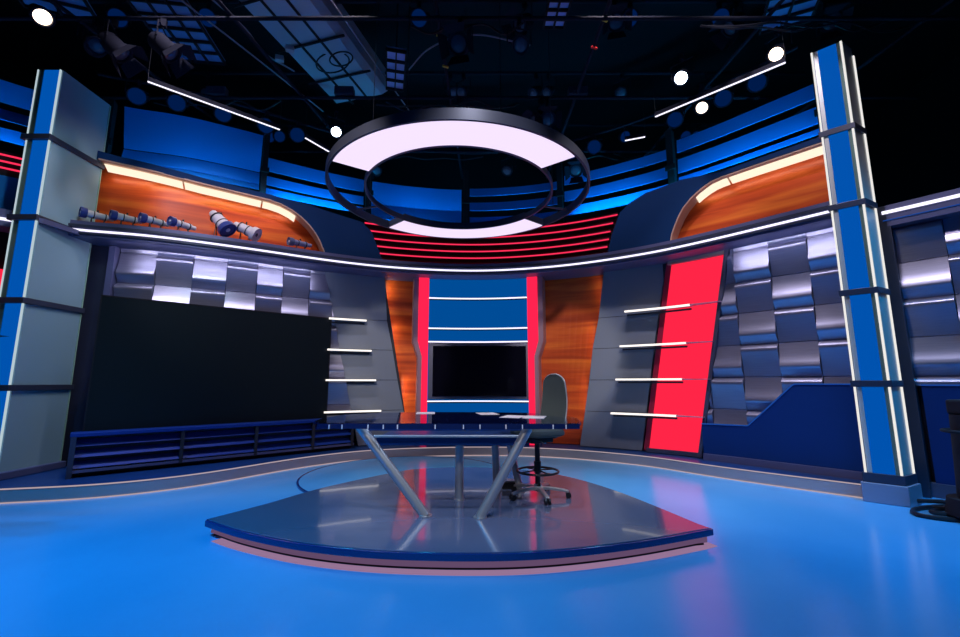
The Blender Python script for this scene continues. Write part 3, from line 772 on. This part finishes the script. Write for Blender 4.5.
for k in range(4):
    a = k*PI/2+.5; obj('spoke', tube(NB(), W(0, 0, .385), (CX+.2*math.cos(a), CY+.2*math.sin(a), .375), .007), M_blackplastic, fr)
obj('hub', tube(NB(), W(0, 0, .19), W(0, 0, .26), .045, .035, n=20), M_chrome, ch, smooth=True)
for k in range(5):
    a = 2*PI*k/5-.15; e = Vector((math.cos(a), math.sin(a), 0)); s_ = Vector((-e.y, e.x, 0))
    bm = NB(); c0 = Vector((CX, CY, 0)); prof = [(.03, .028, .235, .20), (.12, .022, .232, .202), (.24, .018, .215, .19), (.30, .02, .20, .178)]
    rr_ = [[bm.verts.new(c0+e*d+s_*x*w+Vector((0, 0, z))) for x, z in ((-1, lo), (1, lo), (1, hi), (-1, hi))] for d, w, hi, lo in prof]
    for A_, B_ in zip(rr_, rr_[1:]):
        for i in range(4): bm.faces.new((A_[i], A_[(i+1) % 4], B_[(i+1) % 4], B_[i]))
    bm.faces.new(rr_[0]); bm.faces.new(rr_[-1])
    arm = obj('base_arm', bm, M_steel, ch, bevel=.006)
    p = c0+e*.295
    bm = NB(); tube(bm, p+s_*.008+Vector((0, 0, .158)), p+s_*.028+Vector((0, 0, .158)), .0265); tube(bm, p-s_*.008+Vector((0, 0, .158)), p-s_*.028+Vector((0, 0, .158)), .0265)
    tube(bm, p+Vector((0, 0, .15)), p+Vector((0, 0, .19)), .009)
    obj('caster', bm, M_blackplastic, arm, smooth=True)

# ================================================================== RING LIGHT
RC = (-.25, 4.93); RO, RI, RZ = 1.54, 1.12, 3.50
rg = thing('ring_light', 'large round suspended ring light with white glowing arcs above the desk', 'ring light', (*RC, RZ))
obj('outer_hoop', ringsec(NB(), RC, RO-.012, RO+.012, RZ, RZ+.11, n=160), M_band, rg, smooth=True)
obj('inner_hoop', ringsec(NB(), RC, RI-.010, RI+.010, RZ, RZ+.07, n=160), M_band, rg, smooth=True)
for a0, a1, nm in ((math.radians(213), math.radians(323), 'near'), (math.radians(40), math.radians(136), 'far')):
    p = obj('light_box', ringsec(NB(), RC, RI+.011, RO-.013, RZ+.012, RZ+.105, a0, a1), M_band, rg)
    obj('glowing_panel', ringsec(NB(), RC, RI+.02, RO-.02, RZ+.002, RZ+.011, a0+.01, a1-.01), L_ring, p)
for a in (20, 90, 160, 250, 290):
    a = math.radians(a); x, y = RC[0]+1.3*math.cos(a), RC[1]+1.3*math.sin(a)
    if a < 3: obj('spacer', box(NB(), (x, y, RZ+.05), (.40, .02, .02), a), M_band, rg)
    obj('suspension_cable', tube(NB(), (x, y, RZ+.10), (x, y, 7.4), .004, n=6), M_cable, rg)

# ================================================================== CAMERAS ON THE LEFT LEDGE
def vintage(name, label, u, d, yaw, pitch, L, r, zc, cap, body, nr=0, group=None):
    x, y = MAIN.at(u, d); base = 3.40
    t = thing(name, label, 'camera', (x, y, base), group)
    ax = Vector((math.cos(yaw)*math.cos(pitch), math.sin(yaw)*math.cos(pitch), math.sin(pitch)))
    c = Vector((x, y, zc)); f = c+ax*(L/2); sd_ = Vector((-math.sin(yaw), math.cos(yaw), 0))
    b0 = c-ax*(L/2)
    obj('barrel', lathe(NB(), [(r*.45, 0), (r*.5, .01), (r*.5, L*.18), (r*.72, L*.20), (r*.72, L*.5), (r*.8, L*.52), (r*.8, L*.78), (r*.9, L*.80), (r*.9, L*.92)], b0, ax), body, t, smooth=True)
    cp = obj('lens_hood', lathe(NB(), [(r*1.08, 0), (r*1.12, .006), (r*1.12, L*.2), (r*.95, L*.2), (r*.9, L*.17)], f-ax*L*.18, ax), cap, t, smooth=True)
    obj('lens', lathe(NB(), [(r*.3, 0), (r*.28, .006), (r*.1, .01)], f-ax*.004, ax, 14), L_dimlens if nr else mat('pale_lens', (.7, .7, .85), .2), cp)
    bm = NB()
    for k in (.25, .6): torus_c = b0+ax*L*k; lathe(bm, [(r*.86, 0), (r*.86, .012)], torus_c, ax)
    obj('focus_ring', bm, M_blackplastic, t, smooth=True)
    obj('knob', tube(NB(), c+Vector((0, 0, r*.6)), c+Vector((0, 0, r*1.25)), .012), M_blackplastic, t)
    for k in (.28, .66):
        q = b0+ax*L*k
        for s in (-1, 1): obj('stand_leg', tube(NB(), q-Vector((0, 0, r*.5)), (q.x+s*sd_.x*.03, q.y+s*sd_.y*.03, base), .006, n=8), M_blackplastic, t)
    return t
for k, u in enumerate([-5.72, -5.38, -5.04, -4.70]):
    a = MAIN.ang(u)
    vintage('tube_camera', '%s of the four small white tube cameras in a row on the left ledge' % ['leftmost', 'second', 'third', 'rightmost'][k], u, .09, a+PI+.65, 0, .35, .062, 3.52, M_bluecap, M_white)
a = MAIN.ang(-4.2)
vintage('studio_camera', 'large silver white camera tilted forward with dark blue round front, on the ledge', -4.24, .12, a-.6, -.80, .40, .115, 3.665, M_bluecap, M_white)
vintage('studio_camera', 'large silver white camera with bright white round front, on the ledge', -3.89, .12, a-.45, -.45, .38, .10, 3.60, M_white, M_white, 1)
vintage('field_camera', 'small blue grey camera near the rounded end of the left niche', -3.09, .12, MAIN.ang(-3.06)+PI+.3, -.05, .38, .06, 3.52, mat('slate_cap', (.10, .12, .22), .4), mat('blue_grey_body', (.22, .24, .40), .35))

# ================================================================== CEILING RIG
ZP = 5.75
for k, (a, b, lab) in enumerate([((-7, 3.4), (7, 3.4), 'nearest crosswise'), ((-7, 4.7), (7, 4.7), 'second crosswise'), ((-7, 6.2), (7, 6.2), 'third crosswise'), ((-7, 7.8), (7, 7.8), 'farthest crosswise')]):
    tag(obj('lighting_pipe', tube(NB(), (*a, ZP), (*b, ZP), .025, n=10), M_equip), 'dark lighting pipe under the ceiling, %s one' % lab, 'pipe')
for k, (a, b, lab) in enumerate([((-5.6, 2.5), (-4.2, 9), 'far left'), ((-3.5, 2.5), (-2.4, 9), 'left, beside the duct'), ((-.6, 2.5), (-.4, 9), 'middle'), ((1.6, 2.5), (1.5, 9), 'right of middle'), ((3.8, 2.5), (3.3, 9), 'right'), ((5.9, 2.5), (5.2, 9), 'far right')]):
    tag(obj('lighting_pipe', tube(NB(), (*a, ZP+.055), (*b, ZP+.055), .025, n=10), M_equip), 'dark lengthwise lighting pipe under the ceiling, %s' % lab, 'pipe')

def make_fixture(kind, label, lens, tilt, group=None):
    """hung from the origin (pipe centre), faces -Y, tilted down"""
    t = thing({'f': 'fresnel_spotlight', 'p': 'par_spotlight', 'w': 'wash_light'}[kind], label, 'spotlight', (0, 0, 0), group)
    obj('clamp', box(NB(), (0, 0, -.03), (.05, .06, .10)), M_equip, t)
    drop = .32 if kind != 'w' else .24
    bm = NB(); w = .15
    sweep(bm, [(-w, 0, -drop), (-w, 0, -.11), (w, 0, -.11), (w, 0, -drop)], .009, 6); tube(bm, (0, 0, -.11), (0, 0, -.06), .012, n=8); obj('yoke', bm, M_equip, t)
    ax = Vector((0, -math.cos(tilt), -math.sin(tilt))); c = Vector((0, 0, -drop))
    if kind == 'f': pr = [(.07, 0), (.10, .03), (.115, .06), (.115, .22), (.13, .24), (.13, .29), (.10, .29), (.098, .27)]
    elif kind == 'p': pr = [(.045, 0), (.06, .02), (.07, .10), (.10, .18), (.105, .26), (.085, .26), (.083, .24)]
    else: pr = [(.09, 0), (.12, .02), (.13, .05), (.13, .12), (.118, .12), (.117, .11)]
    b = obj('body', lathe(NB(), pr, c-ax*.12, ax), M_equip, t, smooth=True)
    r, h = pr[-1]; obj('lens', lathe(NB(), [(r, 0), (r*.8, .012), (r*.4, .02)], c-ax*.12+ax*(h-.002), ax), lens, b, smooth=True)
    if kind == 'f':
        up = Vector((0, -math.sin(tilt), math.cos(tilt))); sx = Vector((1, 0, 0)); f = c+ax*.17
        for n_, s_ in ((up, sx), (-up, sx), (sx, up), (-sx, up)):
            bm = NB(); q = [f+n_*.12-s_*.10, f+n_*.12+s_*.10, f+n_*.20+ax*.12+s_*.14, f+n_*.20+ax*.12-s_*.14]
            th = n_*.004
            va = [bm.verts.new(v) for v in q]; vb = [bm.verts.new(v+th) for v in q]
            bm.faces.new(va); bm.faces.new(vb[::-1])
            for i in range(4): bm.faces.new((va[i], va[(i+1) % 4], vb[(i+1) % 4], vb[i]))
            obj('barn_door', bm, M_equip, t)
    return t
def place(root, x, y, rz, label='', group=None, z=ZP-.04, first=[set()]):
    if id(root) not in first[0]:
        first[0].add(id(root)); KEEP.append(root); root.location = (x, y, z); root.rotation_euler = (0, 0, rz); root['label'] = label
        if group: root['group'] = group
        return root
    r = dup(root, (x, y, z), rz, label, group)
    if not group and 'group' in r: del r['group']
    return r
KEEP = []
face = lambda x, y, tx=0, ty=2.5: math.atan2(tx-x, -(ty-y))   # turn -Y towards the target
litw = make_fixture('p', '', L_spotw, .75); litp = make_fixture('p', '', L_spotwarm, .75)
bl = make_fixture('w', '', L_spotblue, .6); dimf = make_fixture('f', '', L_dimlens, .7); dimp = make_fixture('p', '', L_dimlens, .8)
place(litw, -2.50, 6.78, face(-2.5, 6.7), 'bright white spotlight just left of the ring light', z=5.88)
place(litw, 2.8, 5.3, face(2.8, 5.3), 'brightest blue white spotlight above the right light bar', z=5.75)
place(litp, 3.86, 4.92, face(3.95, 4.95), z=ZP+.05, label='warm white spotlight at the upper end of the right light bar')
place(litp, 3.42, 5.95, face(3.42, 5.95), 'small warm white spotlight touching the right light bar', z=5.76)
place(litp, -5.0, 4.25, face(-5, 4.25), 'lit spotlight in the top left corner of the ceiling')
G1 = 'blue washlights over the louvres'
WASH_U = [-5.55, -5.0, -4.35, -3.72, -3.22, 1.65, 2.05, 3.35, 4.05, 4.5]
PIPE = [(*MAIN.at(-6.0+11.0*i/60, .3), ZP+.0) for i in range(61)]
tag(obj('curved_lighting_pipe', sweep(NB(), PIPE, .022, 8), M_equip), 'dark curved lighting pipe following the louvres around the set', 'pipe')
for u in WASH_U:
    x, y = MAIN.at(u, .3); place(bl, x, y, face(x, y), 'round blue washlight hanging above the louvres', G1, z=ZP)
G2 = 'dark fresnel spotlights on the ceiling pipes'; G3 = 'dark par cans on the ceiling pipes'
rnd = random.Random(5)
for k in range(46):
    y = rnd.choice([3.4, 4.7, 4.7, 6.2, 6.2, 7.8]); x = rnd.uniform(-6.2, 6.2)
    if abs(x+2.5) < .9 and y < 6.5: continue
    if y > 5 and abs(x) > 2.4 or x > 4.4 or x < -5.2: continue
    if min(math.dist((x, y), q) for q in ((-3.0, 3.9), (-1.6, 4.4), (1.6, 4.3), (2.6, 3.4), (3.9, 4.8))) < 1.1: continue
    place([dimf, dimp][k % 2], x, y, face(x, y)+rnd.uniform(-.9, .9), ['dark unlit fresnel spotlight with barn doors on a ceiling pipe', 'dark unlit par can on a ceiling pipe'][k % 2], [G2, G3][k % 2])

for k, y in enumerate((5.6, 7.1, 8.7)):
    tag(obj('lighting_pipe', tube(NB(), (-6, y, 6.9), (6, y, 6.9), .03, n=10), M_equip), 'dark upper lighting pipe close to the ceiling, %s one' % ['nearest', 'middle', 'farthest'][k], 'pipe')
for k in range(30):
    y = [5.6, 7.1, 8.7][k % 3]; x = -5.4+10.8*((k*.618) % 1)
    if abs(x+2.6) < 1.0: continue
    place([dimf, dimp, bl][k % 3 if k % 6 else 2], x, y, face(x, y)+rnd.uniform(-.8, .8), 'small dark lamp on the upper pipes close to the ceiling', 'lamps on the upper pipes', z=6.86)
# linear light bars
def bar(a, b, z, label, s=.013, stub=False):
    t = thing('light_bar_pendant', label, 'light bar', ((a[0]+b[0])/2, (a[1]+b[1])/2, z))
    d = (Vector(b)-Vector(a)).normalized(); n = Vector((-d.y, d.x))*s
    P = [tuple(Vector(a)+n), tuple(Vector(a)-n), tuple(Vector(b)-n), tuple(Vector(b)+n)]
    obj('housing', prism(NB(), P, z+.008, z+.07), M_equip, t)
    obj('diffuser', prism(NB(), P, z, z+.008), L_white, t)
    for q in (a, b): obj('hanger', tube(NB(), (*q, z+.07), (*q, 5.8), .004, n=6), M_cable, t)
    return t
bar((-4.42, 5.12), (-3.17, 6.21), 5.2, 'long thin white light bar hanging over the left louvres')
bar((2.64, 5.88), (3.82, 4.78), 5.2, 'long thin white light bar hanging over the right louvres')
bar((-2.86, 6.44), (-2.62, 6.86), 5.2, 'short white light bar beside the bright spotlight left of the ring')
bar((2.40, 6.52), (2.69, 6.41), 5.2, 'short white light bar near the right end of the ring light')

# duct, softlights
def duct_():
    a, b = Vector((-3.02, 4.6, 6.5)), Vector((-2.25, 7.35, 6.5)); d = (b-a).normalized(); n = Vector((d.y, -d.x, 0))*.55
    t = thing('ventilation_duct', 'wide ribbed grey metal duct under the ceiling at upper left', 'duct', tuple((a+b)/2))
    bm = NB(); L = (b-a).length; prof = [(-1, .12), (-.86, 0), (.86, 0), (1, .12), (1, .5), (-1, .5)]
    R_ = [[bm.verts.new(a+d*(L*k)+n*x+Vector((0, 0, z))) for x, z in prof] for k in (0, .97, 1)]
    for v in R_[2]: v.co.z = max(v.co.z, 6.6)
    for A_, B_ in zip(R_, R_[1:]):
        for i in range(6): bm.faces.new((A_[i], A_[(i+1) % 6], B_[(i+1) % 6], B_[i]))
    bm.faces.new(R_[0]); bm.faces.new(R_[-1]); obj('shell', bm, M_duct, t)
    for k in (-.32, .32):
        p, q = a+n*k, b+n*k; obj('seam', tube(NB(), p-Vector((0, 0, .005)), q-Vector((0, 0, .005)), .022, n=6), M_black, t)
    for k in (.18, .48, .75):
        p = a+d*(L*k); bm = NB(); tube(bm, p-n*1.1-Vector((0, 0, .03)), p+n*1.1-Vector((0, 0, .03)), .02, n=6)
        obj('cross_rib', bm, M_black, t)
    return t
duct_()
def softlight(x, y, z, w, l, rz, nx, ny, label, m=M_slat):
    t = thing('softlight_panel', label, 'softlight', (x, y, z))
    R_ = Matrix.Rotation(rz, 3, 'Z'); c = Vector((x, y, z))
    obj('panel', box(NB(), c, (w, l, .04), rz), m, t)
    bm = NB()
    for i in range(nx+1): box(bm, c+R_ @ Vector((-w/2+w*i/nx, 0, -.04)), (.02, l+.02, .05), rz)
    for j in range(ny+1): box(bm, c+R_ @ Vector((0, -l/2+l*j/ny, -.04)), (w+.02, .02, .05), rz)
    obj('egg_crate', bm, M_black, t)
    obj('hanger', tube(NB(), c, c+Vector((0, 0, 7.9-z)), .012, n=6), M_equip, t)
M_soft = mat('softlight_blue_grey', (.16, .26, .55), .4)
softlight(-4.35, 5.4, 6.3, .75, 1.3, .12, 3, 6, 'blue grey egg crate softlight left of the ceiling duct', M_soft)
softlight(-5.6, 4.75, 6.3, .8, .9, .35, 2, 4, 'blue grey egg crate softlight above the left column', M_soft)
softlight(1.02, 4.75, 6.1, .28, .85, .02, 2, 6, 'pale blue narrow light panel hanging right of centre', mat('pale_panel', (.40, .50, .90), .4))
softlight(-1.32, 6.0, 6.1, .28, .85, .22, 2, 4, 'pale blue narrow light panel hanging left of the ring light', mat('pale_panel'))
softlight(4.1, 4.9, 6.2, .6, .8, -.4, 2, 4, 'dim blue light panel above the tall right pillar', M_soft)
# conduits, cables, junction boxes, tags
for k, (P, lab) in enumerate([([(-3.75, 4.6, 6.3), (-3.4, 5.4, 6.3), (-3.35, 5.9, 6.3), (-3.05, 6.3, 6.3)], 'pale curved cable running beside the ceiling duct'),
                              ([(-4.0, 4.7, 6.2), (-3.5, 5.8, 6.2), (-2.9, 7.2, 6.2)], 'pale straight conduit left of the ceiling duct'),
                              ([(-2.0, 4.7, 6.2), (-1.7, 5.8, 6.2), (-1.3, 7.2, 6.2)], 'pale straight conduit right of the ceiling duct'),
                              ([(-1.1, 5.9, 6.0), (-.7, 5.4, 5.95), (-.1, 5.2, 5.98), (.7, 5.3, 5.9)], 'pale drooping cable above the ring light')]):
    tag(obj('ceiling_cable', sweep(NB(), smooth_path(P), .012, 6), mat('pale_conduit', (.25, .24, .3), .4), smooth=True), lab, 'cable')
for x, y, lab in [(-3.15, 6.0, 'small pale junction box at the end of the curved cable'), (-2.9, 5.8, 'small pale junction box under the ceiling duct')]:
    tag(obj('junction_box', box(NB(), (x, y, 6.28), (.12, .08, .08), .3), mat('pale_box', (.45, .42, .45), .5), bevel=.006), lab, 'box')
for x, y, m, lab in [(-.53, 5.0, M_yellow, 'yellow tag on the middle lengthwise pipe, nearer one'), (1.57, 4.75, M_yellow, 'yellow tag right of the narrow pale light panel'), (-.50, 5.55, M_yellow, 'yellow tag on the middle lengthwise pipe, farther one'), (1.56, 5.2, M_redtag, 'red tag right of the narrow pale light panel')]:
    tag(obj('cable_tag', box(NB(), (x, y, ZP+.025), (.09, .03, .02), .4), m), lab, 'tag')
crnd = random.Random(11)
for k in range(12):
    y = [3.4, 4.7, 6.2, 7.8][k % 4]; x0 = crnd.uniform(-6, 3); L = crnd.uniform(1.2, 2.6)
    P = [(x0+L*t/6, y+crnd.uniform(-.04, .04), ZP-.03-(.10 if t % 2 else .02)-crnd.uniform(0, .08)) for t in range(7)]
    o = tag(obj('draped_cable', sweep(NB(), smooth_path(P, 6), .013, 6), M_cable, smooth=True), 'dark cable draped along a ceiling pipe', 'cable', 'cables draped along the ceiling pipes')
for k in range(10):
    x, y = crnd.uniform(-5, 4.4), [3.4, 6.2, 3.4][k % 3]
    t = thing('power_box', 'small grey blue power box clamped on a ceiling pipe', 'box', (x, y, ZP), 'power boxes on the ceiling pipes')
    obj('case', box(NB(), (x, y, ZP+.10), (.30, .12, .14), crnd.uniform(-.1, .1)), M_equip2, t, bevel=.01)
    obj('socket', box(NB(), (x-.06, y-.065, ZP+.10), (.05, .02, .05)), M_equip2, t)
# hanging cable loops
for k, (cx, cy, cz, r, lab) in enumerate([(-2.35, 6.1, 6.3, .26, 'coiled cable loop hanging under the duct, larger'), (-2.2, 6.05, 6.32, .18, 'coiled cable loop hanging under the duct, smaller')]):
    P = [(cx+r*math.cos(a/24*2*PI), cy+r*.35*math.sin(a/24*2*PI), cz+r*math.sin(a/24*2*PI)) for a in range(25)]
    tag(obj('cable_loop', sweep(NB(), P, .012, 6), M_cable), lab, 'cable')

# ================================================================== FLOOR CABLES, EQUIPMENT
for k, lab in enumerate(['thick black cable looping on the floor right of the pillar, outermost loop', 'thick black cable looping on the floor right of the pillar, inner loop', 'thick black cable trailing off the right edge of the floor']):
    P = [[(5.3, 4.55, .02), (4.9, 4.62, .02), (4.5, 4.50, .02), (4.38, 4.32, .02), (4.6, 4.16, .02), (5.0, 4.08, .02), (5.5, 4.0, .02)],
         [(4.75, 4.72, .045), (4.95, 4.60, .06), (4.75, 4.45, .05), (4.50, 4.33, .045), (4.75, 4.22, .045), (5.2, 4.2, .045), (5.6, 4.15, .045)],
         [(4.6, 4.42, .06), (4.8, 4.34, .07), (5.1, 4.30, .07), (5.5, 4.3, .03), (5.9, 4.1, .02)]][k]
    tag(obj('floor_cable', sweep(NB(), smooth_path([(a-.26, b-.12, c) for a, b, c in P], 10), .02, 8), M_cable, smooth=True), lab, 'cable')
eq = thing('camera_pedestal', 'dark camera pedestal partly in view at the right edge', 'pedestal', (4.54, 4.02, 0))
obj('base', tube(NB(), (4.54, 4.02, .05), (4.54, 4.02, .2), .26, .24, n=24), M_black, eq, smooth=True)
obj('column', tube(NB(), (4.54, 4.02, .2), (4.54, 4.02, .95), .17, .14, n=24), M_black, eq, smooth=True)
obj('steering_ring', torus(NB(), (4.54, 4.02, .8), .2, .015), M_black, eq, smooth=True)
obj('head', box(NB(), (4.54, 4.02, 1.02), (.22, .22, .14)), M_black, eq, bevel=.02)
for a in (0, 2.1, 4.2): obj('wheel', tube(NB(), (4.54+.22*math.cos(a), 4.02+.22*math.sin(a)-.02, .05), (4.54+.22*math.cos(a), 4.02+.22*math.sin(a)+.02, .05), .05), M_black, eq)
jb = thing('flag_stand', 'black stand with two pointed black flags poking in at the left edge', 'stand', (-4.75, 3.5, 0))
obj('pole', tube(NB(), (-4.75, 3.5, .02), (-4.75, 3.5, 1.9), .02, n=12), M_black, jb, smooth=True)
obj('foot', tube(NB(), (-4.75, 3.5, 0), (-4.75, 3.5, .03), .25, n=24), M_black, jb)
for z in (1.63, 1.13):
    bm = NB(); q = [(-4.75, 3.5, z+.09), (-3.93, 3.5, z), (-4.75, 3.5, z-.05)]
    va = [bm.verts.new(v) for v in q]; vb = [bm.verts.new((v[0], v[1]+.04, v[2])) for v in q]
    bm.faces.new(va); bm.faces.new(vb[::-1])
    for i in range(3): bm.faces.new((va[i], va[(i+1) % 3], vb[(i+1) % 3], vb[i]))
    obj('flag', bm, M_black, jb)
# wall section at far left edge
# red light lines and panel on the far left wing
for k, z in enumerate((4.08, 4.17, 4.26)):
    n_ = 14; P = [(*MAIN.at(-7.9+1.45*i/n_, .437), z) for i in range(n_+1)]
    tag(obj('red_light_tube', sweep(NB(), P, .013, 8), L_red), 'glowing red tube at the far left behind the left column, %s' % ['lowest', 'middle', 'topmost'][k], 'light tube')
fl = thing('far_left_flat', 'dark blue wall section beyond the left column at the picture edge', 'wall panel', (*MAIN.at(-7, .3), ZD))
obj('upper_board', rect(NB(), -8.0, -6.2, 3.42, 3.98, .45, .5), M_slat, fl)
obj('tube_backing', rect(NB(), -8.0, -6.2, 3.98, 4.32, .45, .5), M_black, fl)
obj('lower_board', rect(NB(), -8.0, -6.2, ZD, 3.2, .45, .5), M_black, fl)
obj('red_inset', rect(NB(), -8.0, -6.35, 2.42, 2.70, .36, .44), L_redpanel, fl)
obj('steel_strip', rect(NB(), -8.0, -6.35, .6, 2.3, .38, .44), M_revealed, fl)

# ================================================================== LIGHTS
def spot(x, y, z, tx, ty, tz, power, col, ang=60, blend=.6, size=.12):
    l = bpy.data.lights.new('spot_lamp', 'SPOT'); l.energy = power; l.color = col; l.spot_size = math.radians(ang); l.spot_blend = blend; l.shadow_soft_size = size
    o = bpy.data.objects.new('spot_lamp', l); COL.objects.link(o); o.location = (x, y, z)
    o.rotation_euler = (Vector((tx, ty, tz))-Vector((x, y, z))).to_track_quat('-Z', 'Y').to_euler(); return o
def area(p, t, sx, sy, power, col, spread=180):
    l = bpy.data.lights.new('strip_lamp', 'AREA'); l.shape = 'RECTANGLE'; l.size = sx; l.size_y = sy; l.energy = power; l.color = col; l.spread = math.radians(spread)
    o = bpy.data.objects.new('strip_lamp', l); COL.objects.link(o); o.location = p
    o.rotation_euler = (Vector(t)-Vector(p)).to_track_quat('-Z', 'Y').to_euler(); return o
BL = (.0, .42, 1.)
for x, y, tx, ty, p, an in [(-4.5, 1.5, -2.6, 2.3, 1250, 62), (-1.5, .6, -1.3, 1.6, 420, 60), (1.8, .6, 1.2, 1.7, 240, 60), (4.6, 1.5, 3.2, 2.8, 680, 60), (5.0, 3.0, 3.6, 4.4, 850, 50), (-5.2, 2.6, -3.6, 4.2, 800, 55)]:
    spot(x, y, 5.6, tx, ty, 0, p, BL, an, .9, .25)
WH = (.98, .86, 1.)
spot(-2.5, 6.5, 5.3, -.6, 5.0, .9, 160, (.7, .85, 1.), 50)
spot(2.75, 5.15, 5.2, .6, 4.6, .5, 200, (.75, .85, 1.), 50)
spot(3.9, 4.7, 5.2, 1.0, 6.0, .0, 160, (1., .8, .75), 55)
# key lights on the set from the pipes over the studio
for x, y, tx, ty, tz, p, an in [(-3.0, 3.9, -4.6, 6.2, 1.8, 330, 62), (-1.6, 4.4, -3.0, 7.0, 1.2, 310, 54), (1.6, 4.3, 2.8, 7.0, 1.1, 340, 52), (2.6, 3.4, 4.1, 5.5, 1.6, 400, 58)]:
    spot(x, y, 6.9, tx, ty, tz, p, WH, an, .5, .15)
# lilac strips under the ledge over the steel tiles
for a, b in ((-5.5, -4.6), (-4.6, -3.7), (-3.7, -2.8), (3.95, 4.55), (4.55, 5.15)):
    u = (a+b)/2; area((*MAIN.at(u, .08), 3.165), (*MAIN.at(u, .42), 2.6), b-a, .03, (3.2 if b < 0 else 2.6)*(b-a), (.80, .76, 1.))
spot(2.2, 3.0, 6.4, 3.0, 5.4, 0, 330, (.85, .80, 1.), 34, .8, .2)
spot(-2.5, 3.0, 5.4, -5.4, 5.3, 2.7, 150, (.7, .95, 1.), 55)
spot(3.2, 3.0, 5.8, 5.1, 4.5, 2.4, 75, WH, 45)
spot(.3, 1.6, 5.6, .0, 4.6, .6, 420, (.95, .92, 1.), 36, .6)
for x, tx in ((-1.1, -1.55), (.9, 1.55)):
    spot(x, .6, 4.6, tx, 8.0, 1.5, 850, (1., .85, .75), 17, .5, .1)  # added front fill brightening the wood panels, no fixture of its own
    e = (lambda z: (re_(z)+.01)) if tx < 0 else (lambda z: le2(z)-.01)
    for z in (.9, 1.9, 2.7):
        u = e(z); area((*MAIN.at(u, .52), z), (*MAIN.at(u+(.3 if tx < 0 else -.3), .62), z), .05, .9, 1.5 if tx < 0 else .4, (1., .75, .5))
spot(-1.2, -1.2, 4.2, -.1, 4.3, .35, 330, (1., .93, .9), 24, .6, .1)  # added low fill from behind the camera to brighten the desk posts
spot(-4.2, 2.6, 6.0, -4.1, 6.4, 2.9, 330, WH, 34, .6, .1)
# blue cyclorama strips hidden on top of the fascia, washing the louvres
for u, p in ((-7.0, 5), (-5.2, 3.2), (-4.2, 3.2), (-2.8, 11), (-1.1, 9), (.55, 13), (2.2, 13), (3.6, 10), (4.6, 10)):
    zc = 4.43 if abs(u) > 1.8 else 4.27
    x, y = MAIN.at(u, .60 if abs(u) > 1.8 else .69); tx, ty = MAIN.at(u, .95)
    area((x, y, zc), (tx, ty, 5.0), 1.25, .06, p, (.0, .50, 1.))

w = bpy.data.worlds.new('studio_dark'); sc.world = w; w.use_nodes = True
w.node_tree.nodes['Background'].inputs[0].default_value = (.02, .05, .25, 1); w.node_tree.nodes['Background'].inputs[1].default_value = .15

# ================================================================== CAMERA
cam = bpy.data.cameras.new('camera'); co = bpy.data.objects.new('camera', cam); COL.objects.link(co)
cam.sensor_width = 36; cam.sensor_fit = 'HORIZONTAL'; cam.lens = 425/960*36; cam.clip_start = .05
co.location = (0, 0, 1.25); co.rotation_euler = (PI/2+math.atan(.15), 0, 0)
sc.camera = co
sc.view_settings.view_transform = 'Standard'; sc.view_settings.look = 'None'; sc.view_settings.exposure = 0; sc.view_settings.gamma = 1
sc.cycles.max_bounces = 8; sc.cycles.sample_clamp_indirect = 4
